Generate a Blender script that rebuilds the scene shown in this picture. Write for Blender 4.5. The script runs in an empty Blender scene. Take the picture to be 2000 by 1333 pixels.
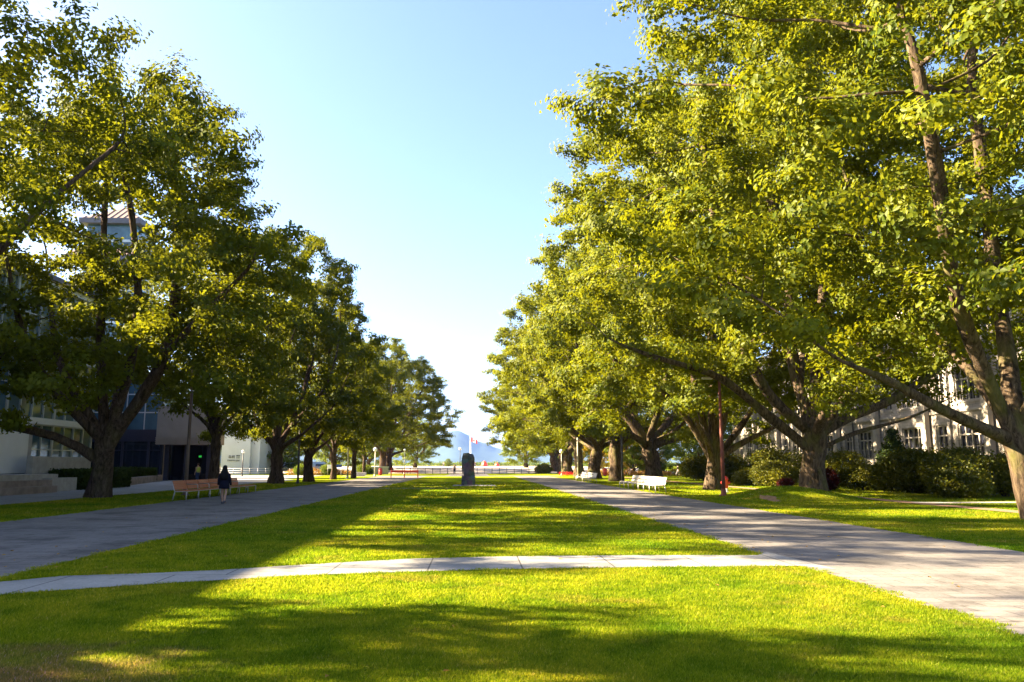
import bpy, math, random
import numpy as np
from mathutils import Vector, Matrix, Quaternion

SC = bpy.context.scene
COL = SC.collection
R = math.radians
random.seed(7)

# ------------------------------------------------------------------ camera
F = 1532.0
PITCH, YAW = R(8.96), R(2.58)
cam_d = bpy.data.cameras.new('camera'); cam = bpy.data.objects.new('camera', cam_d); COL.objects.link(cam)
cam.location = (0, 0, 1.7)
cam.rotation_euler = (R(90) + PITCH, 0, -YAW)
cam_d.sensor_width = 36.0; cam_d.lens = 36.0 * F / 2000.0
cam_d.clip_start = 0.05; cam_d.clip_end = 30000
SC.camera = cam
_M = cam.rotation_euler.to_matrix()
def at(px, py, Y):
    """point at distance Y along the mall on the sight line through a photo pixel"""
    d = _M @ Vector(((px - 1000) / F, (666.5 - py) / F, -1.0))
    return Vector((0, 0, 1.7)) + d * (Y / d.y)

# ------------------------------------------------------------------ light
SUN_EL, SUN_AZ = R(29), R(-81)
sdir = Vector((math.sin(SUN_AZ) * math.cos(SUN_EL), math.cos(SUN_AZ) * math.cos(SUN_EL), math.sin(SUN_EL)))
sl = bpy.data.lights.new('sun', 'SUN'); sun = bpy.data.objects.new('sun', sl); COL.objects.link(sun)
sun.rotation_euler = sdir.to_track_quat('Z', 'Y').to_euler(); sun.location = (-60, 0, 60)
sl.energy = 5.0; sl.angle = R(0.53); sl.color = (1.0, 0.82, 0.54)
W = bpy.data.worlds.new('World'); SC.world = W; W.use_nodes = True
nt = W.node_tree
for n in list(nt.nodes): nt.nodes.remove(n)
sky = nt.nodes.new('ShaderNodeTexSky'); sky.sky_type = 'NISHITA'; sky.sun_disc = False
sky.sun_elevation = SUN_EL; sky.sun_rotation = SUN_AZ % (2 * math.pi)
sky.air_density = 0.75; sky.dust_density = 1.7; sky.ozone_density = 2.2
bg = nt.nodes.new('ShaderNodeBackground'); bg.inputs[1].default_value = 0.05
wo = nt.nodes.new('ShaderNodeOutputWorld')
nt.links.new(sky.outputs[0], bg.inputs[0]); nt.links.new(bg.outputs[0], wo.inputs[0])
SC.view_settings.view_transform = 'Standard'; SC.view_settings.look = 'None'
SC.view_settings.exposure = 3.3; SC.view_settings.gamma = 1.0
SC.render.engine = 'CYCLES'
cy = SC.cycles
cy.max_bounces = 5; cy.diffuse_bounces = 2; cy.glossy_bounces = 2; cy.transmission_bounces = 3
cy.transparent_max_bounces = 6; cy.volume_bounces = 0
cy.use_denoising = True; cy.sample_clamp_indirect = 4.0
cy.caustics_reflective = False; cy.caustics_refractive = False

# ------------------------------------------------------------------ materials
def mat(name):
    m = bpy.data.materials.new(name); m.use_nodes = True
    n = m.node_tree.nodes; b = n.get('Principled BSDF')
    return m, m.node_tree, b
def node(t, kind, **kw):
    n = t.nodes.new(kind)
    for k, v in kw.items():
        if k.startswith('i_'): n.inputs[k[2:]].default_value = v
        else: setattr(n, k, v)
    return n
def ramp(t, stops):
    r = t.nodes.new('ShaderNodeValToRGB'); e = r.color_ramp.elements
    while len(e) < len(stops): e.new(0.5)
    for el, (p, c) in zip(e, stops): el.position = p; el.color = (*c, 1)
    return r
def coords(t, scale=(1, 1, 1), kind='Object'):
    tc = t.nodes.new('ShaderNodeTexCoord'); mp = t.nodes.new('ShaderNodeMapping')
    mp.inputs['Scale'].default_value = scale
    t.links.new(tc.outputs[kind], mp.inputs[0]); return mp.outputs[0]
def noise(t, vec, scale, detail=4, rough=0.55):
    n = t.nodes.new('ShaderNodeTexNoise'); n.inputs['Scale'].default_value = scale
    n.inputs['Detail'].default_value = detail; n.inputs['Roughness'].default_value = rough
    if vec is not None: t.links.new(vec, n.inputs['Vector'])
    return n
def bump(t, b, h, strength=0.4, dist=0.02):
    bp = t.nodes.new('ShaderNodeBump'); bp.inputs['Strength'].default_value = strength; bp.inputs['Distance'].default_value = dist
    t.links.new(h, bp.inputs['Height']); t.links.new(bp.outputs[0], b.inputs['Normal'])
def mixc(t, fac, a, b_, mode='MIX'):
    m = t.nodes.new('ShaderNodeMix'); m.data_type = 'RGBA'; m.blend_type = mode
    for sock, v in ((0, fac), (6, a), (7, b_)):
        if isinstance(v, (int, float)): m.inputs[sock].default_value = v
        elif isinstance(v, tuple): m.inputs[sock].default_value = (*v, 1)
        else: t.links.new(v, m.inputs[sock])
    return m.outputs[2]
def plain(name, col, rough=0.6, metal=0.0, var=0.12, scale=8.0, bumpy=0.0):
    m, t, b = mat(name); v = coords(t); n = noise(t, v, scale)
    r = ramp(t, [(0.3, tuple(c * (1 - var) for c in col)), (0.7, tuple(min(1, c * (1 + var)) for c in col))])
    t.links.new(n.outputs[0], r.inputs[0]); t.links.new(r.outputs[0], b.inputs['Base Color'])
    b.inputs['Roughness'].default_value = rough; b.inputs['Metallic'].default_value = metal
    if rough >= 0.5: b.inputs['Specular IOR Level'].default_value = 0.1
    if bumpy: bump(t, b, n.outputs[0], bumpy, 0.03)
    return m

def leaf_mat(name, dark, mid, light, trans, tmix=0.38, gloss=0.01):
    m = bpy.data.materials.new(name); m.use_nodes = True; t = m.node_tree
    for n in list(t.nodes): t.nodes.remove(n)
    g = t.nodes.new('ShaderNodeNewGeometry')
    r = ramp(t, [(0.0, dark), (0.45, mid), (0.9, light), (1.0, tuple(min(1, c * 1.25) for c in light))])
    v = coords(t, (1, 1, 1)); n = noise(t, v, 0.35, 2)
    add = node(t, 'ShaderNodeMath', operation='MULTIPLY_ADD'); add.inputs[1].default_value = 0.55; 
    sub = node(t, 'ShaderNodeMath', operation='MULTIPLY_ADD'); sub.inputs[1].default_value = 1.5; sub.inputs[2].default_value = -0.55
    t.links.new(n.outputs[0], sub.inputs[0])
    t.links.new(g.outputs['Random Per Island'], add.inputs[0]); t.links.new(sub.outputs[0], add.inputs[2])
    t.links.new(add.outputs[0], r.inputs[0])
    d = t.nodes.new('ShaderNodeBsdfDiffuse'); tr = t.nodes.new('ShaderNodeBsdfTranslucent'); gl = t.nodes.new('ShaderNodeBsdfGlossy')
    gl.inputs['Roughness'].default_value = 0.5
    t.links.new(r.outputs[0], d.inputs[0])
    t.links.new(mixc(t, 0.55, r.outputs[0], trans), tr.inputs[0])
    m1 = t.nodes.new('ShaderNodeMixShader'); m1.inputs[0].default_value = tmix
    m2 = t.nodes.new('ShaderNodeMixShader'); m2.inputs[0].default_value = gloss
    o = t.nodes.new('ShaderNodeOutputMaterial')
    t.links.new(d.outputs[0], m1.inputs[1]); t.links.new(tr.outputs[0], m1.inputs[2])
    t.links.new(m1.outputs[0], m2.inputs[1]); t.links.new(gl.outputs[0], m2.inputs[2]); t.links.new(m2.outputs[0], o.inputs[0])
    return m
M = {}
M['leaf_right'] = leaf_mat('leaf_maple', (0.030, 0.056, 0.004), (0.088, 0.110, 0.004), (0.170, 0.178, 0.006), (0.33, 0.32, 0.008))
M['leaf_left'] = leaf_mat('leaf_oak', (0.024, 0.042, 0.004), (0.070, 0.093, 0.004), (0.145, 0.155, 0.006), (0.30, 0.29, 0.008))
M['leaf_far'] = leaf_mat('leaf_background', (0.04, 0.07, 0.008), (0.09, 0.13, 0.012), (0.15, 0.18, 0.015), (0.28, 0.32, 0.02))
M['leaf_yellow'] = leaf_mat('leaf_autumn', (0.16, 0.10, 0.008), (0.30, 0.19, 0.010), (0.38, 0.26, 0.012), (0.5, 0.36, 0.02))
M['leaf_shrub'] = leaf_mat('leaf_shrub', (0.016, 0.026, 0.004), (0.060, 0.072, 0.005), (0.17, 0.16, 0.008), (0.26, 0.23, 0.01), 0.3, 0.015)
M['leaf_red'] = leaf_mat('leaf_red_shrub', (0.022, 0.006, 0.006), (0.05, 0.010, 0.010), (0.11, 0.02, 0.015), (0.14, 0.025, 0.015), 0.3)
M['leaf_hedge'] = leaf_mat('leaf_hedge', (0.015, 0.028, 0.006), (0.03, 0.05, 0.008), (0.05, 0.075, 0.012), (0.08, 0.1, 0.012), 0.25)
M['leaf_dry'] = leaf_mat('leaf_dry_planting', (0.22, 0.10, 0.02), (0.36, 0.18, 0.04), (0.45, 0.30, 0.06), (0.5, 0.32, 0.06), 0.35)
M['petal_red'] = leaf_mat('petal_red', (0.3, 0.01, 0.012), (0.5, 0.02, 0.02), (0.6, 0.05, 0.04), (0.6, 0.04, 0.03), 0.35)

def bark_mat(name, a, b2, moss=0.0):
    m, t, b = mat(name)
    v = coords(t, (8, 8, 2.0)); n = noise(t, v, 1.0, 8, 0.72); n.inputs['Distortion'].default_value = 0.6
    vb = coords(t, (1, 1, 0.5)); n2 = noise(t, vb, 1.3, 3)
    r = ramp(t, [(0.38, tuple(c * 0.3 for c in a)), (0.5, a), (0.66, b2)])
    t.links.new(n.outputs[0], r.inputs[0])
    col = r.outputs[0]
    if moss:
        rm = ramp(t, [(0.5, (0, 0, 0)), (0.68, (moss, moss, moss))]); t.links.new(n2.outputs[0], rm.inputs[0])
        col = mixc(t, rm.outputs[0], col, (0.10, 0.10, 0.025))
    t.links.new(col, b.inputs['Base Color']); b.inputs['Roughness'].default_value = 0.92
    b.inputs['Specular IOR Level'].default_value = 0.04
    bump(t, b, n.outputs[0], 0.9, 0.06)
    return m
M['bark'] = bark_mat('bark_grey_brown', (0.075, 0.053, 0.036), (0.155, 0.112, 0.075), 0.6)
M['bark_dark'] = bark_mat('bark_dark', (0.065, 0.043, 0.032), (0.12, 0.085, 0.065), 0.2)

def grass_mat(name, blade):
    m = bpy.data.materials.new(name); m.use_nodes = True; t = m.node_tree
    for n in list(t.nodes): t.nodes.remove(n)
    v = coords(t); n1 = noise(t, v, 0.22, 4, 0.6); n2 = noise(t, v, 1.7, 4, 0.6); n3 = noise(t, v, 42.0, 3, 0.7)
    r1 = ramp(t, [(0.34, (0.105, 0.170, 0.008)), (0.50, (0.182, 0.216, 0.010)), (0.66, (0.262, 0.256, 0.016))])
    t.links.new(n1.outputs[0], r1.inputs[0])
    r2 = ramp(t, [(0.36, (0.5, 0.66, 0.6)), (0.5, (0.95, 0.97, 0.9)), (0.66, (1.2, 1.1, 1.1))]); t.links.new(n2.outputs[0], r2.inputs[0])
    c = mixc(t, 0.8, r1.outputs[0], r2.outputs[0], 'MULTIPLY')
    # worn straw-coloured patches
    rd = ramp(t, [(0.56, (0, 0, 0)), (0.72, (0.7, 0.7, 0.7))]); n4 = noise(t, v, 0.55, 5, 0.65); t.links.new(n4.outputs[0], rd.inputs[0])
    c = mixc(t, rd.outputs[0], c, (0.23, 0.165, 0.03))
    # worn, trodden corner of the lawn
    wm = t.nodes.new('ShaderNodeMapping'); wm.inputs['Location'].default_value = (3.9, -6.5, 0); t.links.new(v, wm.inputs[0])
    wl = node(t, 'ShaderNodeVectorMath', operation='LENGTH'); t.links.new(wm.outputs[0], wl.inputs[0])
    wa = node(t, 'ShaderNodeMath', operation='MULTIPLY_ADD'); wa.inputs[1].default_value = 3.2; t.links.new(n2.outputs[0], wa.inputs[0]); t.links.new(wl.outputs['Value'], wa.inputs[2])
    wr = ramp(t, [(0.60, (0.85, 0.85, 0.85)), (0.95, (0, 0, 0))]); wd_ = node(t, 'ShaderNodeMath', operation='DIVIDE'); wd_.inputs[1].default_value = 3.6; t.links.new(wa.outputs[0], wd_.inputs[0]); t.links.new(wd_.outputs[0], wr.inputs[0])
    c = mixc(t, wr.outputs[0], c, (0.24, 0.155, 0.06))
    o = t.nodes.new('ShaderNodeOutputMaterial')
    d = t.nodes.new('ShaderNodeBsdfDiffuse')
    if blade:
        g = t.nodes.new('ShaderNodeNewGeometry')
        rr = ramp(t, [(0.0, (0.42, 0.6, 0.6)), (0.5, (0.95, 1.0, 1.0)), (0.8, (1.2, 1.12, 1.2)), (0.93, (1.5, 1.3, 1.6)), (1.0, (2.0, 1.55, 7.0))])
        t.links.new(g.outputs['Random Per Island'], rr.inputs[0])
        c = mixc(t, 1.0, c, rr.outputs[0], 'MULTIPLY')
        tr = t.nodes.new('ShaderNodeBsdfTranslucent')
        t.links.new(c, d.inputs[0]); 
        c2 = mixc(t, 1.0, c, (1.5, 1.45, 0.9), 'MULTIPLY'); t.links.new(c2, tr.inputs[0])
        ms = t.nodes.new('ShaderNodeMixShader'); ms.inputs[0].default_value = 0.5
        t.links.new(d.outputs[0], ms.inputs[1]); t.links.new(tr.outputs[0], ms.inputs[2]); t.links.new(ms.outputs[0], o.inputs[0])
    else:
        r3 = ramp(t, [(0.35, (0.45, 0.5, 0.45)), (0.62, (1.2, 1.15, 1.0))]); t.links.new(n3.outputs[0], r3.inputs[0])
        c = mixc(t, 0.85, c, r3.outputs[0], 'MULTIPLY')
        bp = t.nodes.new('ShaderNodeBump'); bp.inputs['Strength'].default_value = 0.8; bp.inputs['Distance'].default_value = 0.04
        t.links.new(n3.outputs[0], bp.inputs['Height']); t.links.new(bp.outputs[0], d.inputs['Normal'])
        t.links.new(c, d.inputs[0]); t.links.new(d.outputs[0], o.inputs[0])
    return m
M['ground'] = grass_mat('lawn_ground', False)
M['blade'] = grass_mat('lawn_blades', True)

def paving(name, a, b2, joint, bw, bh, mortar=0.012, stain=0.35, rough=0.85, rot=0.0):
    m, t, b = mat(name); v = coords(t)
    tcv = v
    if rot:
        mp = t.nodes.new('ShaderNodeMapping'); mp.inputs['Rotation'].default_value = (0, 0, rot); t.links.new(v, mp.inputs[0]); tcv = mp.outputs[0]
    br = t.nodes.new('ShaderNodeTexBrick'); br.inputs['Scale'].default_value = 1.0
    br.inputs['Color1'].default_value = (*a, 1); br.inputs['Color2'].default_value = (*b2, 1); br.inputs['Mortar'].default_value = (*joint, 1)
    br.inputs['Mortar Size'].default_value = mortar; br.inputs['Brick Width'].default_value = bw; br.inputs['Row Height'].default_value = bh
    br.inputs['Bias'].default_value = 0.1
    t.links.new(tcv, br.inputs['Vector'])
    n = noise(t, v, 0.6, 6, 0.65); r = ramp(t, [(0.36, (1 - stain,) * 3), (0.5, (0.97,) * 3), (0.64, (1.1,) * 3)]); t.links.new(n.outputs[0], r.inputs[0])
    n2 = noise(t, v, 30, 3, 0.7); r2 = ramp(t, [(0.3, (0.8,) * 3), (0.7, (1.12,) * 3)]); t.links.new(n2.outputs[0], r2.inputs[0])
    c = mixc(t, 1.0, br.outputs[0], r.outputs[0], 'MULTIPLY'); c = mixc(t, 1.0, c, r2.outputs[0], 'MULTIPLY')
    n5 = noise(t, v, 2.6, 3, 0.5); r5 = ramp(t, [(0.63, (1, 1, 1)), (0.70, (0.66, 0.65, 0.64))]); t.links.new(n5.outputs[0], r5.inputs[0]); c = mixc(t, 1.0, c, r5.outputs[0], 'MULTIPLY')
    t.links.new(c, b.inputs['Base Color']); b.inputs['Roughness'].default_value = rough
    b.inputs['Specular IOR Level'].default_value = 0.08
    bump(t, b, n2.outputs[0], 0.25, 0.01)
    return m
M['path'] = paving('path_paving', (0.20, 0.18, 0.168), (0.155, 0.142, 0.135), (0.095, 0.085, 0.08), 0.62, 0.31, 0.010, 0.42)
M['walk'] = paving('concrete_walk', (0.30, 0.285, 0.265), (0.27, 0.258, 0.242), (0.10, 0.095, 0.09), 1.55, 3.2, 0.014, 0.25)
M['plaza'] = paving('plaza_paving', (0.30, 0.285, 0.28), (0.27, 0.26, 0.255), (0.22, 0.21, 0.2), 1.2, 1.2, 0.012, 0.2)
M['far_plaza'] = paving('far_plaza_paving', (0.60, 0.50, 0.43), (0.56, 0.47, 0.40), (0.5, 0.42, 0.36), 2.0, 2.0, 0.02, 0.2)
M['dirt'] = plain('bare_earth', (0.24, 0.15, 0.09), 0.95, 0, 0.35, 6, 0.4)
M['concrete'] = plain('concrete', (0.36, 0.335, 0.31), 0.85, 0, 0.15, 2.5, 0.1)
M['concrete_brown'] = plain('concrete_weathered', (0.27, 0.215, 0.19), 0.9, 0, 0.25, 1.5, 0.15)
M['white_panel'] = plain('white_concrete_panel', (0.66, 0.64, 0.62), 0.7, 0, 0.05, 0.8)
M['tan_fascia'] = plain('tan_fascia', (0.34, 0.26, 0.21), 0.7, 0, 0.08, 1.0)
M['purple_metal'] = plain('dark_blue_frame', (0.040, 0.038, 0.055), 0.5, 0.0, 0.1, 1.0)
M['metal_grey'] = plain('galvanised_metal', (0.40, 0.37, 0.36), 0.45, 0.7, 0.1, 3.0)
M['mullion'] = plain('pale_mullion', (0.48, 0.5, 0.52), 0.45, 0.4, 0.06, 2.0)
M['pole_brown'] = plain('bronze_pole', (0.14, 0.10, 0.085), 0.5, 0.3, 0.15, 2.0)
M['pole_dark'] = plain('dark_grey_pole', (0.075, 0.07, 0.07), 0.5, 0.3, 0.15, 2.0)
M['pole_red'] = plain('red_brown_pole', (0.17, 0.058, 0.042), 0.5, 0.1, 0.15, 2.0)
M['pole_pale'] = plain('pale_pole', (0.46, 0.42, 0.34), 0.5, 0.1, 0.1, 2.0)
M['globe'] = plain('frosted_globe', (0.82, 0.80, 0.72), 0.3, 0, 0.02, 2.0)
M['red_paint'] = plain('red_paint', (0.55, 0.035, 0.03), 0.4, 0, 0.1, 3.0)
M['orange_red'] = plain('orange_red_paint', (0.62, 0.06, 0.02), 0.45, 0, 0.1, 3.0)
M['white_paint'] = plain('white_paint', (0.8, 0.79, 0.77), 0.45, 0, 0.04, 3.0)
M['blue_paint'] = plain('blue_paint', (0.04, 0.07, 0.28), 0.5, 0, 0.1, 3.0)
M['bluegrey'] = plain('van_paint', (0.42, 0.47, 0.58), 0.3, 0.1, 0.04, 1.0)
M['black'] = plain('black_rubber', (0.015, 0.015, 0.016), 0.7, 0, 0.1, 3.0)
M['roof_metal'] = plain('standing_seam_roof', (0.30, 0.215, 0.18), 0.5, 0.2, 0.1, 1.5)
M['slate_metal'] = plain('dark_eave_metal', (0.13, 0.12, 0.15), 0.55, 0.2, 0.1, 1.0)
def wood(name, a, b2):
    m, t, b = mat(name); v = coords(t, (1.5, 1.5, 22)); n = noise(t, v, 2.2, 5, 0.6)
    r = ramp(t, [(0.3, a), (0.7, b2)]); t.links.new(n.outputs[0], r.inputs[0]); t.links.new(r.outputs[0], b.inputs['Base Color'])
    b.inputs['Roughness'].default_value = 0.55; return m
M['wood_red'] = wood('reddish_wood', (0.33, 0.080, 0.024), (0.43, 0.125, 0.040))
M['wood_pale'] = wood('pale_wood', (0.50, 0.43, 0.36), (0.62, 0.55, 0.47))
def glass(name, col, rough=0.06):
    m, t, b = mat(name); v = coords(t); n = noise(t, v, 0.5, 2)
    r = ramp(t, [(0.35, tuple(c * 0.7 for c in col)), (0.65, tuple(c * 1.3 for c in col))]); t.links.new(n.outputs[0], r.inputs[0])
    t.links.new(r.outputs[0], b.inputs['Base Color']); b.inputs['Roughness'].default_value = rough
    b.inputs['IOR'].default_value = 1.52; b.inputs['Coat Weight'].default_value = 0.4; b.inputs['Coat Roughness'].default_value = 0.03
    bump(t, b, n.outputs[0], 0.06, 0.05); return m
M['glass_blue'] = glass('blue_glass', (0.05, 0.10, 0.14))
M['glass_dark'] = glass('dark_glass', (0.012, 0.013, 0.022))
M['glass_green'] = glass('green_glass', (0.06, 0.10, 0.11))
def stone(name, a, b2, bw, bh, mortar, joint):
    m = paving(name, a, b2, joint, bw, bh, mortar, 0.22, 0.9)
    return m
def wall_stone(name):
    m, t, b = mat(name)
    tc = t.nodes.new('ShaderNodeTexCoord'); sx = t.nodes.new('ShaderNodeSeparateXYZ'); cx = t.nodes.new('ShaderNodeCombineXYZ')
    t.links.new(tc.outputs['Object'], sx.inputs[0]); t.links.new(sx.outputs[1], cx.inputs[0]); t.links.new(sx.outputs[2], cx.inputs[1])
    br = t.nodes.new('ShaderNodeTexBrick'); br.inputs['Scale'].default_value = 1.0
    br.inputs['Color1'].default_value = (0.38, 0.33, 0.28, 1); br.inputs['Color2'].default_value = (0.31, 0.27, 0.235, 1); br.inputs['Mortar'].default_value = (0.18, 0.165, 0.15, 1)
    br.inputs['Brick Width'].default_value = 0.7; br.inputs['Row Height'].default_value = 0.3; br.inputs['Mortar Size'].default_value = 0.012
    t.links.new(cx.outputs[0], br.inputs['Vector'])
    v = coords(t); n = noise(t, v, 0.35, 5, 0.6); r = ramp(t, [(0.35, (0.78,) * 3), (0.65, (1.1,) * 3)]); t.links.new(n.outputs[0], r.inputs[0])
    n2 = noise(t, v, 9, 3)
    t.links.new(mixc(t, 1.0, br.outputs[0], r.outputs[0], 'MULTIPLY'), b.inputs['Base Color']); b.inputs['Roughness'].default_value = 0.9
    bump(t, b, n2.outputs[0], 0.3, 0.03); return m
M['gothic'] = wall_stone('pale_ashlar')
M['trim_stone'] = plain('trim_stone', (0.34, 0.30, 0.255), 0.85, 0, 0.1, 2.0, 0.1)
def rock(name):
    m, t, b = mat(name); v = coords(t); n = noise(t, v, 1.6, 6, 0.65)
    vo = t.nodes.new('ShaderNodeTexVoronoi'); vo.inputs['Scale'].default_value = 2.3; t.links.new(v, vo.inputs['Vector'])
    r = ramp(t, [(0.3, (0.035, 0.032, 0.045)), (0.48, (0.075, 0.068, 0.085)), (0.6, (0.11, 0.085, 0.085)), (0.72, (0.17, 0.15, 0.15))])
    t.links.new(n.outputs[0], r.inputs[0])
    c = mixc(t, 0.5, r.outputs[0], vo.outputs['Color'], 'SOFT_LIGHT')
    t.links.new(c, b.inputs['Base Color']); b.inputs['Roughness'].default_value = 0.8; bump(t, b, n.outputs[0], 0.8, 0.08); return m
M['rock'] = rock('dark_basalt')
M['hill'] = plain('forested_mountain', (0.045, 0.07, 0.05), 0.95, 0, 0.35, 0.004)
M['skin'] = plain('skin', (0.42, 0.24, 0.17), 0.55, 0, 0.05, 8)
M['hair_black'] = plain('black_hair', (0.006, 0.005, 0.005), 0.6, 0, 0.2, 30)
M['hair_brown'] = plain('brown_hair', (0.06, 0.03, 0.018), 0.5, 0, 0.2, 30)
M['navy'] = plain('navy_cloth', (0.008, 0.008, 0.018), 0.85, 0, 0.2, 12)
M['jeans'] = plain('denim', (0.03, 0.045, 0.11), 0.85, 0, 0.2, 12)
M['tan_shirt'] = plain('tan_shirt', (0.42, 0.30, 0.20), 0.85, 0, 0.1, 12)
M['vest'] = plain('yellow_green_vest', (0.42, 0.48, 0.10), 0.8, 0, 0.1, 12)
M['grey_cloth'] = plain('grey_cloth', (0.09, 0.085, 0.10), 0.85, 0, 0.15, 12)
M['pale_cloth'] = plain('pale_cloth', (0.5, 0.45, 0.42), 0.85, 0, 0.1, 12)

# ------------------------------------------------------------------ mesh helpers
class MB:
    def __init__(s): s.v = []; s.f = []
    def add(s, vs, fs):
        o = len(s.v); s.v += [tuple(v) for v in vs]; s.f += [tuple(i + o for i in f) for f in fs]; return s
    def box(s, c, size, rz=0.0, rx=0.0, ry=0.0):
        hx, hy, hz = size[0] / 2, size[1] / 2, size[2] / 2
        m = Matrix.Translation(c) @ Matrix.Rotation(rz, 4, 'Z') @ Matrix.Rotation(ry, 4, 'Y') @ Matrix.Rotation(rx, 4, 'X')
        vs = [m @ Vector((x, y, z)) for z in (-hz, hz) for x, y in ((-hx, -hy), (hx, -hy), (hx, hy), (-hx, hy))]
        return s.add(vs, [(3, 2, 1, 0), (4, 5, 6, 7), (0, 1, 5, 4), (1, 2, 6, 5), (2, 3, 7, 6), (3, 0, 4, 7)])
    def b6(s, x0, x1, y0, y1, z0, z1):
        return s.box(((x0 + x1) / 2, (y0 + y1) / 2, (z0 + z1) / 2), (x1 - x0, y1 - y0, z1 - z0))
    def tube(s, pts, rad, n=8, caps=True):
        pts = [Vector(p) for p in pts]
        if not isinstance(rad, (list, tuple)): rad = [rad] * len(pts)
        vs = []; u = None
        for i, p in enumerate(pts):
            t = (pts[min(i + 1, len(pts) - 1)] - pts[max(i - 1, 0)]).normalized()
            if u is None: u = t.orthogonal().normalized()
            u = (u - t * u.dot(t)).normalized(); w = t.cross(u)
            for k in range(n):
                a = 2 * math.pi * k / n; vs.append(p + (u * math.cos(a) + w * math.sin(a)) * rad[i])
        fs = [(i * n + k, i * n + (k + 1) % n, (i + 1) * n + (k + 1) % n, (i + 1) * n + k) for i in range(len(pts) - 1) for k in range(n)]
        if caps: fs += [tuple(range(n))[::-1], tuple(range((len(pts) - 1) * n, len(pts) * n))]
        return s.add(vs, fs)
    def lathe(s, prof, n=16, c=(0, 0, 0), sx=1.0, sy=1.0):
        vs = []; 
        for r, z in prof:
            for k in range(n):
                a = 2 * math.pi * k / n; vs.append((c[0] + r * sx * math.cos(a), c[1] + r * sy * math.sin(a), c[2] + z))
        m = len(prof)
        fs = [(i * n + k, i * n + (k + 1) % n, (i + 1) * n + (k + 1) % n, (i + 1) * n + k) for i in range(m - 1) for k in range(n)]
        fs += [tuple(range(n))[::-1], tuple(range((m - 1) * n, m * n))]
        return s.add(vs, fs)
    def loft(s, rings):
        n = len(rings[0]); vs = [p for r in rings for p in r]; m = len(rings)
        fs = [(i * n + k, i * n + (k + 1) % n, (i + 1) * n + (k + 1) % n, (i + 1) * n + k) for i in range(m - 1) for k in range(n)]
        fs += [tuple(range(n))[::-1], tuple(range((m - 1) * n, m * n))]
        return s.add(vs, fs)
    def build(s, name, m, parent=None, smooth=False, bevel=0.0):
        me = bpy.data.meshes.new(name); me.from_pydata(s.v, [], s.f); me.materials.append(m)
        if smooth: me.polygons.foreach_set('use_smooth', [True] * len(me.polygons))
        me.update()
        o = bpy.data.objects.new(name, me); COL.objects.link(o)
        if parent: o.parent = parent
        if bevel:
            b = o.modifiers.new('bevel', 'BEVEL'); b.width = bevel; b.segments = 2; b.limit_method = 'ANGLE'
        return o
def np_mesh(name, verts, faces, m, smooth=False):
    """verts (N,3), faces (F,k) all of one size"""
    me = bpy.data.meshes.new(name); k = faces.shape[1]
    me.vertices.add(len(verts)); me.vertices.foreach_set('co', np.ascontiguousarray(verts, np.float32).ravel())
    me.loops.add(faces.size); me.loops.foreach_set('vertex_index', np.ascontiguousarray(faces, np.int32).ravel())
    me.polygons.add(len(faces)); me.polygons.foreach_set('loop_start', np.arange(0, faces.size, k, dtype=np.int32))
    if smooth: me.polygons.foreach_set('use_smooth', np.ones(len(faces), bool))
    me.update(calc_edges=True); me.materials.append(m); return me
def obj(name, me, parent=None, loc=None):
    o = bpy.data.objects.new(name, me); COL.objects.link(o)
    if parent: o.parent = parent
    if loc: o.location = loc
    return o
def tag(o, label, cat, group=None):
    o['label'] = label; o['category'] = cat
    if group: o['group'] = group
    return o
def thing(name, label, cat, loc=(0, 0, 0), rz=0.0, group=None):
    o = bpy.data.objects.new(name, None); COL.objects.link(o); o.location = loc; o.rotation_euler = (0, 0, rz)
    o.empty_display_size = 0.3
    return tag(o, label, cat, group)
def kind(o, k): o['kind'] = k; return o
def dup(root, loc, rz=0.0, label=None, scale=None):
    r = root.copy(); COL.objects.link(r); r.location = loc; r.rotation_euler = (0, 0, rz)
    if scale is not None: r.scale = scale if isinstance(scale, tuple) else (scale,) * 3
    if label: r['label'] = label
    for ch in list(root.children):
        c = ch.copy(); COL.objects.link(c); c.parent = r
        for g in list(ch.children):
            d = g.copy(); COL.objects.link(d); d.parent = c
    return r

# ------------------------------------------------------------------ ground height
def ss(a, b, x): t = np.clip((x - a) / (b - a), 0, 1); return t * t * (3 - 2 * t)
def gz(x, y):
    x = np.asarray(x, float); y = np.asarray(y, float)
    d = np.sqrt(((x - 16.0) / 4.2) ** 2 + ((y - 40.3) / 4.6) ** 2)
    z = 0.6 * np.where(d < 1, np.cos(np.clip(d, 0, 1) * math.pi / 2) ** 2, 0)
    return z + 0.9 * ss(158, 196, y)
def gzf(x, y): return float(gz(x, y))
# ------------------------------------------------------------------ trees
def envelope_clumps(rng, base, height, rad, zb, n, openness=5.0):
    """clump centres spread through a broad crown, most of them near its outer shell"""
    out = []; tries = 0
    while len(out) < n and tries < 60000:
        tries += 1
        t = rng.random() ** 0.85
        prof = (0.74 + 0.26 * math.sin(min(t / 0.3, 1) * math.pi / 2)) if t < 0.3 else math.sqrt(max(0, 1 - ((t - 0.3) / 0.72) ** 2.1))
        a = rng.random() * 2 * math.pi
        q = rng.random() ** 0.42
        lump = 1 + 0.13 * math.sin(3 * a + base[3]) + 0.09 * math.sin(5 * a + 4 * t + base[3] * 2)
        r = rad * prof * q * lump
        z = zb + t * (height - zb) - (0.10 * rad * (q ** 2) * (1 - t))
        p = np.array([base[0] + r * math.cos(a), base[1] + r * math.sin(a), z])
        # keep the space round the trunk under the crown open
        if z < zb + openness * (1 - q) ** 0.8 - 0.4: continue
        if out and np.min(np.sum(((np.array(out) - p) * (1, 1, 1.35)) ** 2, 1)) < 1.75 ** 2: continue
        out.append(p)
    return np.array(out)

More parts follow.
